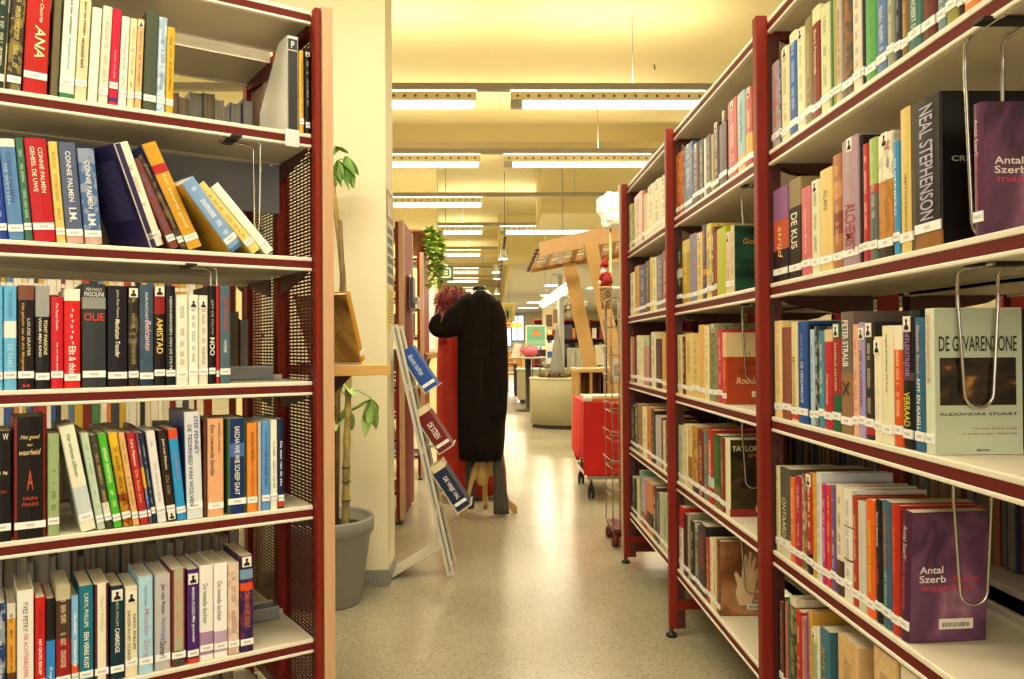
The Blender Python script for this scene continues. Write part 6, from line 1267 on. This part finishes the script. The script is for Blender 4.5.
def poster(px0, py0, px1, py1, Y, label, frame_c, base, shapes, name='poster', hang=True):
    a, b = AT(px0, py1, Y), AT(px1, py0, Y); w2, h2 = (b.x - a.x), (b.z - a.z); t = empty(name, (a.x, Y, a.z), 0, label, name)
    mb = MB(); mb.box((0, 0, 0), (w2, .02, h2), bev=.003); mb.build('frame', mat(frame_c, .5), t); mb = MB(); mb.box((w2 * .08, -.004, h2 * .06), (w2 * .92, 0, h2 * .94)); sh = mb.build('sheet', mat(base, .5), t)
    for x0_, z0_, x1_, z1_, c in shapes: mb = MB(); mb.box((w2 * x0_, -.007, h2 * z0_), (w2 * x1_, -.004, h2 * z1_), bev=.002); mb.build('print', mat(c, .5), sh)
    if hang:
        mb = MB(); mb.tube([(w2 * .5, .01, h2), (w2 * .5, .01, HC - a.z)], .004, seg=5); mb.build('cord', mat('8a8470', .5), t)
    else:
        mb = MB(); mb.box((w2 * .3, .005, -a.z), (w2 * .35, .02, 0)); mb.box((w2 * .65, .005, -a.z), (w2 * .7, .02, 0)); mb.build('stand', mat('5a4a34', .5), t)
poster(502.3, 303, 514.8, 321.5, 14, 'small framed olive picture hanging right of the black coat', 'b08648', '8c8438', [(.2, .2, .8, .8, '6e6a28'), (.35, .1, .5, .6, '4c4a20')], 'picture')
poster(525.5, 325, 546.5, 347, 14.2, 'green poster with orange shapes in a white frame', 'd8d8c4', '6fae8c', [(.3, .5, .75, .6, 'd8823a'), (.38, .62, .65, .7, 'd8823a'), (.42, .72, .6, .8, 'c8602a'), (.1, .1, .9, .3, '8ebf9c')], 'poster', False)
poster(542.5, 296, 560, 330, 17, 'white advertising panel with two faces in the background', 'e6dcc0', 'f0e6c8', [(.2, .1, .55, .45, '8a6a4a'), (.6, .2, .85, .6, 'a88a62')], 'advertising_panel')
poster(546, 343, 555, 364, 13, 'tilted white and blue poster beside the grey cone', 'e4e2d8', 'e8e6dc', [(.15, .3, .85, .6, '2c58b0')], 'poster', False)
poster(503, 322.5, 521.5, 327.5, 19, 'orange and yellow strip sign above the far window', 'd8962e', 'e8a83c', [(.1, .2, .4, .8, 'c8382a')], 'strip_sign')
# distant window at the end of the hall
for i, (px0, px1, py0, py1) in enumerate(((503.5, 512, 327, 346), (513.5, 525, 314, 340))):
    a, b = AT(px0, py1, 36), AT(px1, py0, 36); mb = MB(); mb.box((a.x, 37.86, a.z), (b.x, 37.89, b.z)); w_o = struct(mb.build('window_%d' % (i + 1), mat((.62, .74, 1.0), .5, emit=1.2)))
    mb = MB(); ww = .04
    for q in (((a.x - ww, 37.8, a.z - ww), (a.x, 37.87, b.z + ww)), ((b.x, 37.8, a.z - ww), (b.x + ww, 37.87, b.z + ww)), ((a.x, 37.8, b.z), (b.x, 37.87, b.z + ww)), ((a.x, 37.8, a.z - ww), (b.x, 37.87, a.z)), (((a.x + b.x) / 2 - .02, 37.8, a.z), ((a.x + b.x) / 2 + .02, 37.87, b.z))): mb.box(*q)
    mb.build('window_frame', mat('2c3038', .5), w_o)
# reading table and chairs far left of the aisle end
t = empty('reading_table', (0, 0, 0), 0, 'wooden table with dark legs beyond the black coat', 'table'); Yq = 17.5; a = AT(503, 365, Yq); b = AT(518, 365, Yq); zq = AT(510, 363, Yq).z
mb = MB(); mb.box((a.x - .5, Yq, zq - .04), (b.x, Yq + .9, zq), bev=.01); mb.build('table_top', wood('8a5a2c', .8), t)
for xx in (a.x - .45, b.x - .07):
    for yy in (Yq + .03, Yq + .82): MB().box((xx, yy, 0), (xx + .05, yy + .05, zq - .04)).build('leg', mat('2a1610', .5), t)
for i, (px, Y, lab) in enumerate(((507, 18.8, 'orange-brown wooden chair back left of the far table'), (515.5, 19.4, 'orange-brown wooden chair right behind the far table'))):
    P = AT(px, 390, Y); t = empty('chair', (P.x, Y, 0), 0, lab, 'chair', 'chairs at the far table'); wdm = wood('a8742c', .85); mb = MB(); mb.box((-.2, -.2, .42), (.2, .2, .46), bev=.01); mb.build('seat', wdm, t); mb = MB(); mb.loft([[Vector((x, .19 + .03 * (1 - (x / .2) ** 2), z)) for x in (-.2, -.1, 0, .1, .2)] + [Vector((x, .215 + .03 * (1 - (x / .2) ** 2), z)) for x in (.2, .1, 0, -.1, -.2)] for z in (.6, .95)], smooth=False); mb.build('backrest', wdm, t)
    for xx in (-.18, .18):
        for yy in (-.18, .18): MB().tube([(xx, yy, 0), (xx, yy, .42 if yy < 0 else .9)], .016, seg=8).build('leg', wdm, t)
# far shelving behind the canopy
def far_case(px0, px1, Y, zt, nsh, lab, grp, H=1.5, cnt=None):
    a, b = AT(px0, 350, Y), AT(px1, 350, Y); t = empty('bookcase', (a.x, Y, 0), 0, lab, 'bookcase'); L = b.x - a.x; mb = MB()
    n_ = max(1, round(L / 1.0)); 
    for i in range(n_ + 1): mb.box((L * i / n_ - .02, 0, 0), (L * i / n_ + .02, .3, H))
    mb.build('uprights', MAROON, t); bk = MB(); bk.box((0, .29, .1), (L, .3, H)); bk.build('back_panel', MAROON_D, t); sp = (H - .1) / nsh
    for k in range(nsh + 1):
        z = .1 + k * sp; mb = MB(); mb.box((0, 0, z - .03), (L, .29, z), bev=.002); mb.build('shelf', MAROON, t)
    rr = random.Random(int(px0)); 
    for k in range(max(0, nsh - 2), nsh):
        z = .1 + k * sp; x = .05
        while x < L - .08:
            w2 = rr.uniform(.05, .09); h2 = rr.uniform(.2, min(.3, sp - .06))
            if rr.random() < .8: mass_book(((a.x, Y, 0), 0), x + w2 / 2, .02, z, w2, h2, .16, len(DULL) + rr.randrange(len(BRIGHT)), NM + 2)
            x += w2 + .002
far_case(562, 582, 16.3, 1.5, 4, 'maroon bookcase behind the round counter, left of the slanted post', 'the far maroon bookcase left of the slanted post', 1.62)
far_case(590, 625, 16.6, 1.5, 4, 'maroon bookcase seen behind the slanted posts', 'the far maroon bookcase behind the slanted posts', 1.62)
far_case(534, 556, 24, 1.5, 4, 'distant dark bookcase behind the green poster', 'the distant bookcase behind the green poster', 1.9)
far_case(486, 503, 27, 1.5, 4, 'distant dark bookcase near the far window', 'the distant bookcase near the window', 1.5)
t = empty('grey_cabinet', (0, 0, 0), 0, 'pair of grey cabinets standing behind the cone sculpture', 'cabinet'); a, b = AT(570, 372, 12.6), AT(589, 372, 12.6); zz = AT(580, 348, 12.6).z; mb = MB(); mb.box((a.x, 12.6, 0), (b.x, 13.1, zz), bev=.01); mb.build('carcass', mat('9a9684', .5), t); mb = MB(); m_ = (a.x * .7 + b.x * .3); mb.box((a.x + .01, 12.585, .05), (m_ - .01, 12.6, zz - .03)); mb.box((m_ + .01, 12.585, .05), (b.x - .01, 12.6, zz - .03)); mb.build('door', mat('a8a490', .5), t)
t = empty('signpost', (AT(561, 340, 11.8).x, 11.8, 0), 0, 'slim grey column with a T-shaped head beyond the cone', 'post'); zz = AT(561, 276, 11.8).z; mb = MB(); mb.lathe([(.15, 0), (.15, .02), (.05, .04), (.045, zz)], seg=20); mb.build('shaft', mat('8a8676', .4), t); mb = MB(); mb.box((-.12, -.04, zz), (.12, .04, zz + .04), bev=.008); mb.build('head', mat('8a8676', .4), t)
# white blossom arrangement on the far maroon bookcase
rr = random.Random(31); t = empty('blossom_bunch', (AT(570, 330, 16.2).x, 16.4, 1.622), 0, 'bunch of white blossoms on top of the far maroon bookcase', 'flowers'); MB().lathe([(.06, 0), (.09, .1), (.06, .2)], seg=20).build('vase', mat('a8a08a', .3), t); mb = MB(); mb2 = MB()
for i in range(60):
    x, y, z = rr.uniform(-.36, .36), rr.uniform(-.1, .1), rr.uniform(.2, .55); mb.blob((x, y, z), rr.uniform(.025, .05), sub=1, j=.15); mb2.tube([(0, 0, .18), (x * .5, y * .5, z * .7), (x, y, z)], .003, seg=4)
mb.build('blossoms', mat('f0ece0', .7), t); mb2.build('stems', mat('4a4428', .8), t)
# far right of the bookcase: shelving and a display wall glimpsed through the gaps
bookcase('bookcase', (2.55, 3.9, 0), RA, [0, 1, 2, 3.0], 3, RZ, 1.868, 'parallel maroon bookcase glimpsed through the gaps of the right bookcase', back=False)
for k in range(1, 5):
    for i in range(3): frontrow(((2.55, 3.9, 0), RA), RZ[k], i + .04, i + .96, .01, 'book on the ' + ['', 'top', 'second', 'third', 'fourth'][k] + ' shelf of the bookcase glimpsed behind the right one', 'books of the parallel right bookcase, shelf ' + str(k)) if (k in (2, 3) and i > 0) else None
LO2 = Vector(LO) + n * 1.75 + u * .15; 
bookcase('bookcase', (LO2.x, LO2.y, 0), LA, [0, -1.0, -2.0], 2, LZ[:6], 1.955, 'parallel bookcase glimpsed through the gaps of the left bookcase', back=False)
for k in (2, 3, 4): 
    for i in range(2): frontrow(((LO2.x, LO2.y, 0), LA), LZ[k], -i - .95, -i - .05, .01, 'book on the ' + '', 'books of the parallel left bookcase, shelf ' + str(k))
MASS.bm.normal_update(); me = bpy.data.meshes.new('rows_of_books'); MASS.bm.to_mesh(me)
for q in MASSM: me.materials.append(q)
tag(link('rows_of_books', me), 'rows of further books behind and beyond the front shelves, mostly page edges', 'books', kind='stuff')
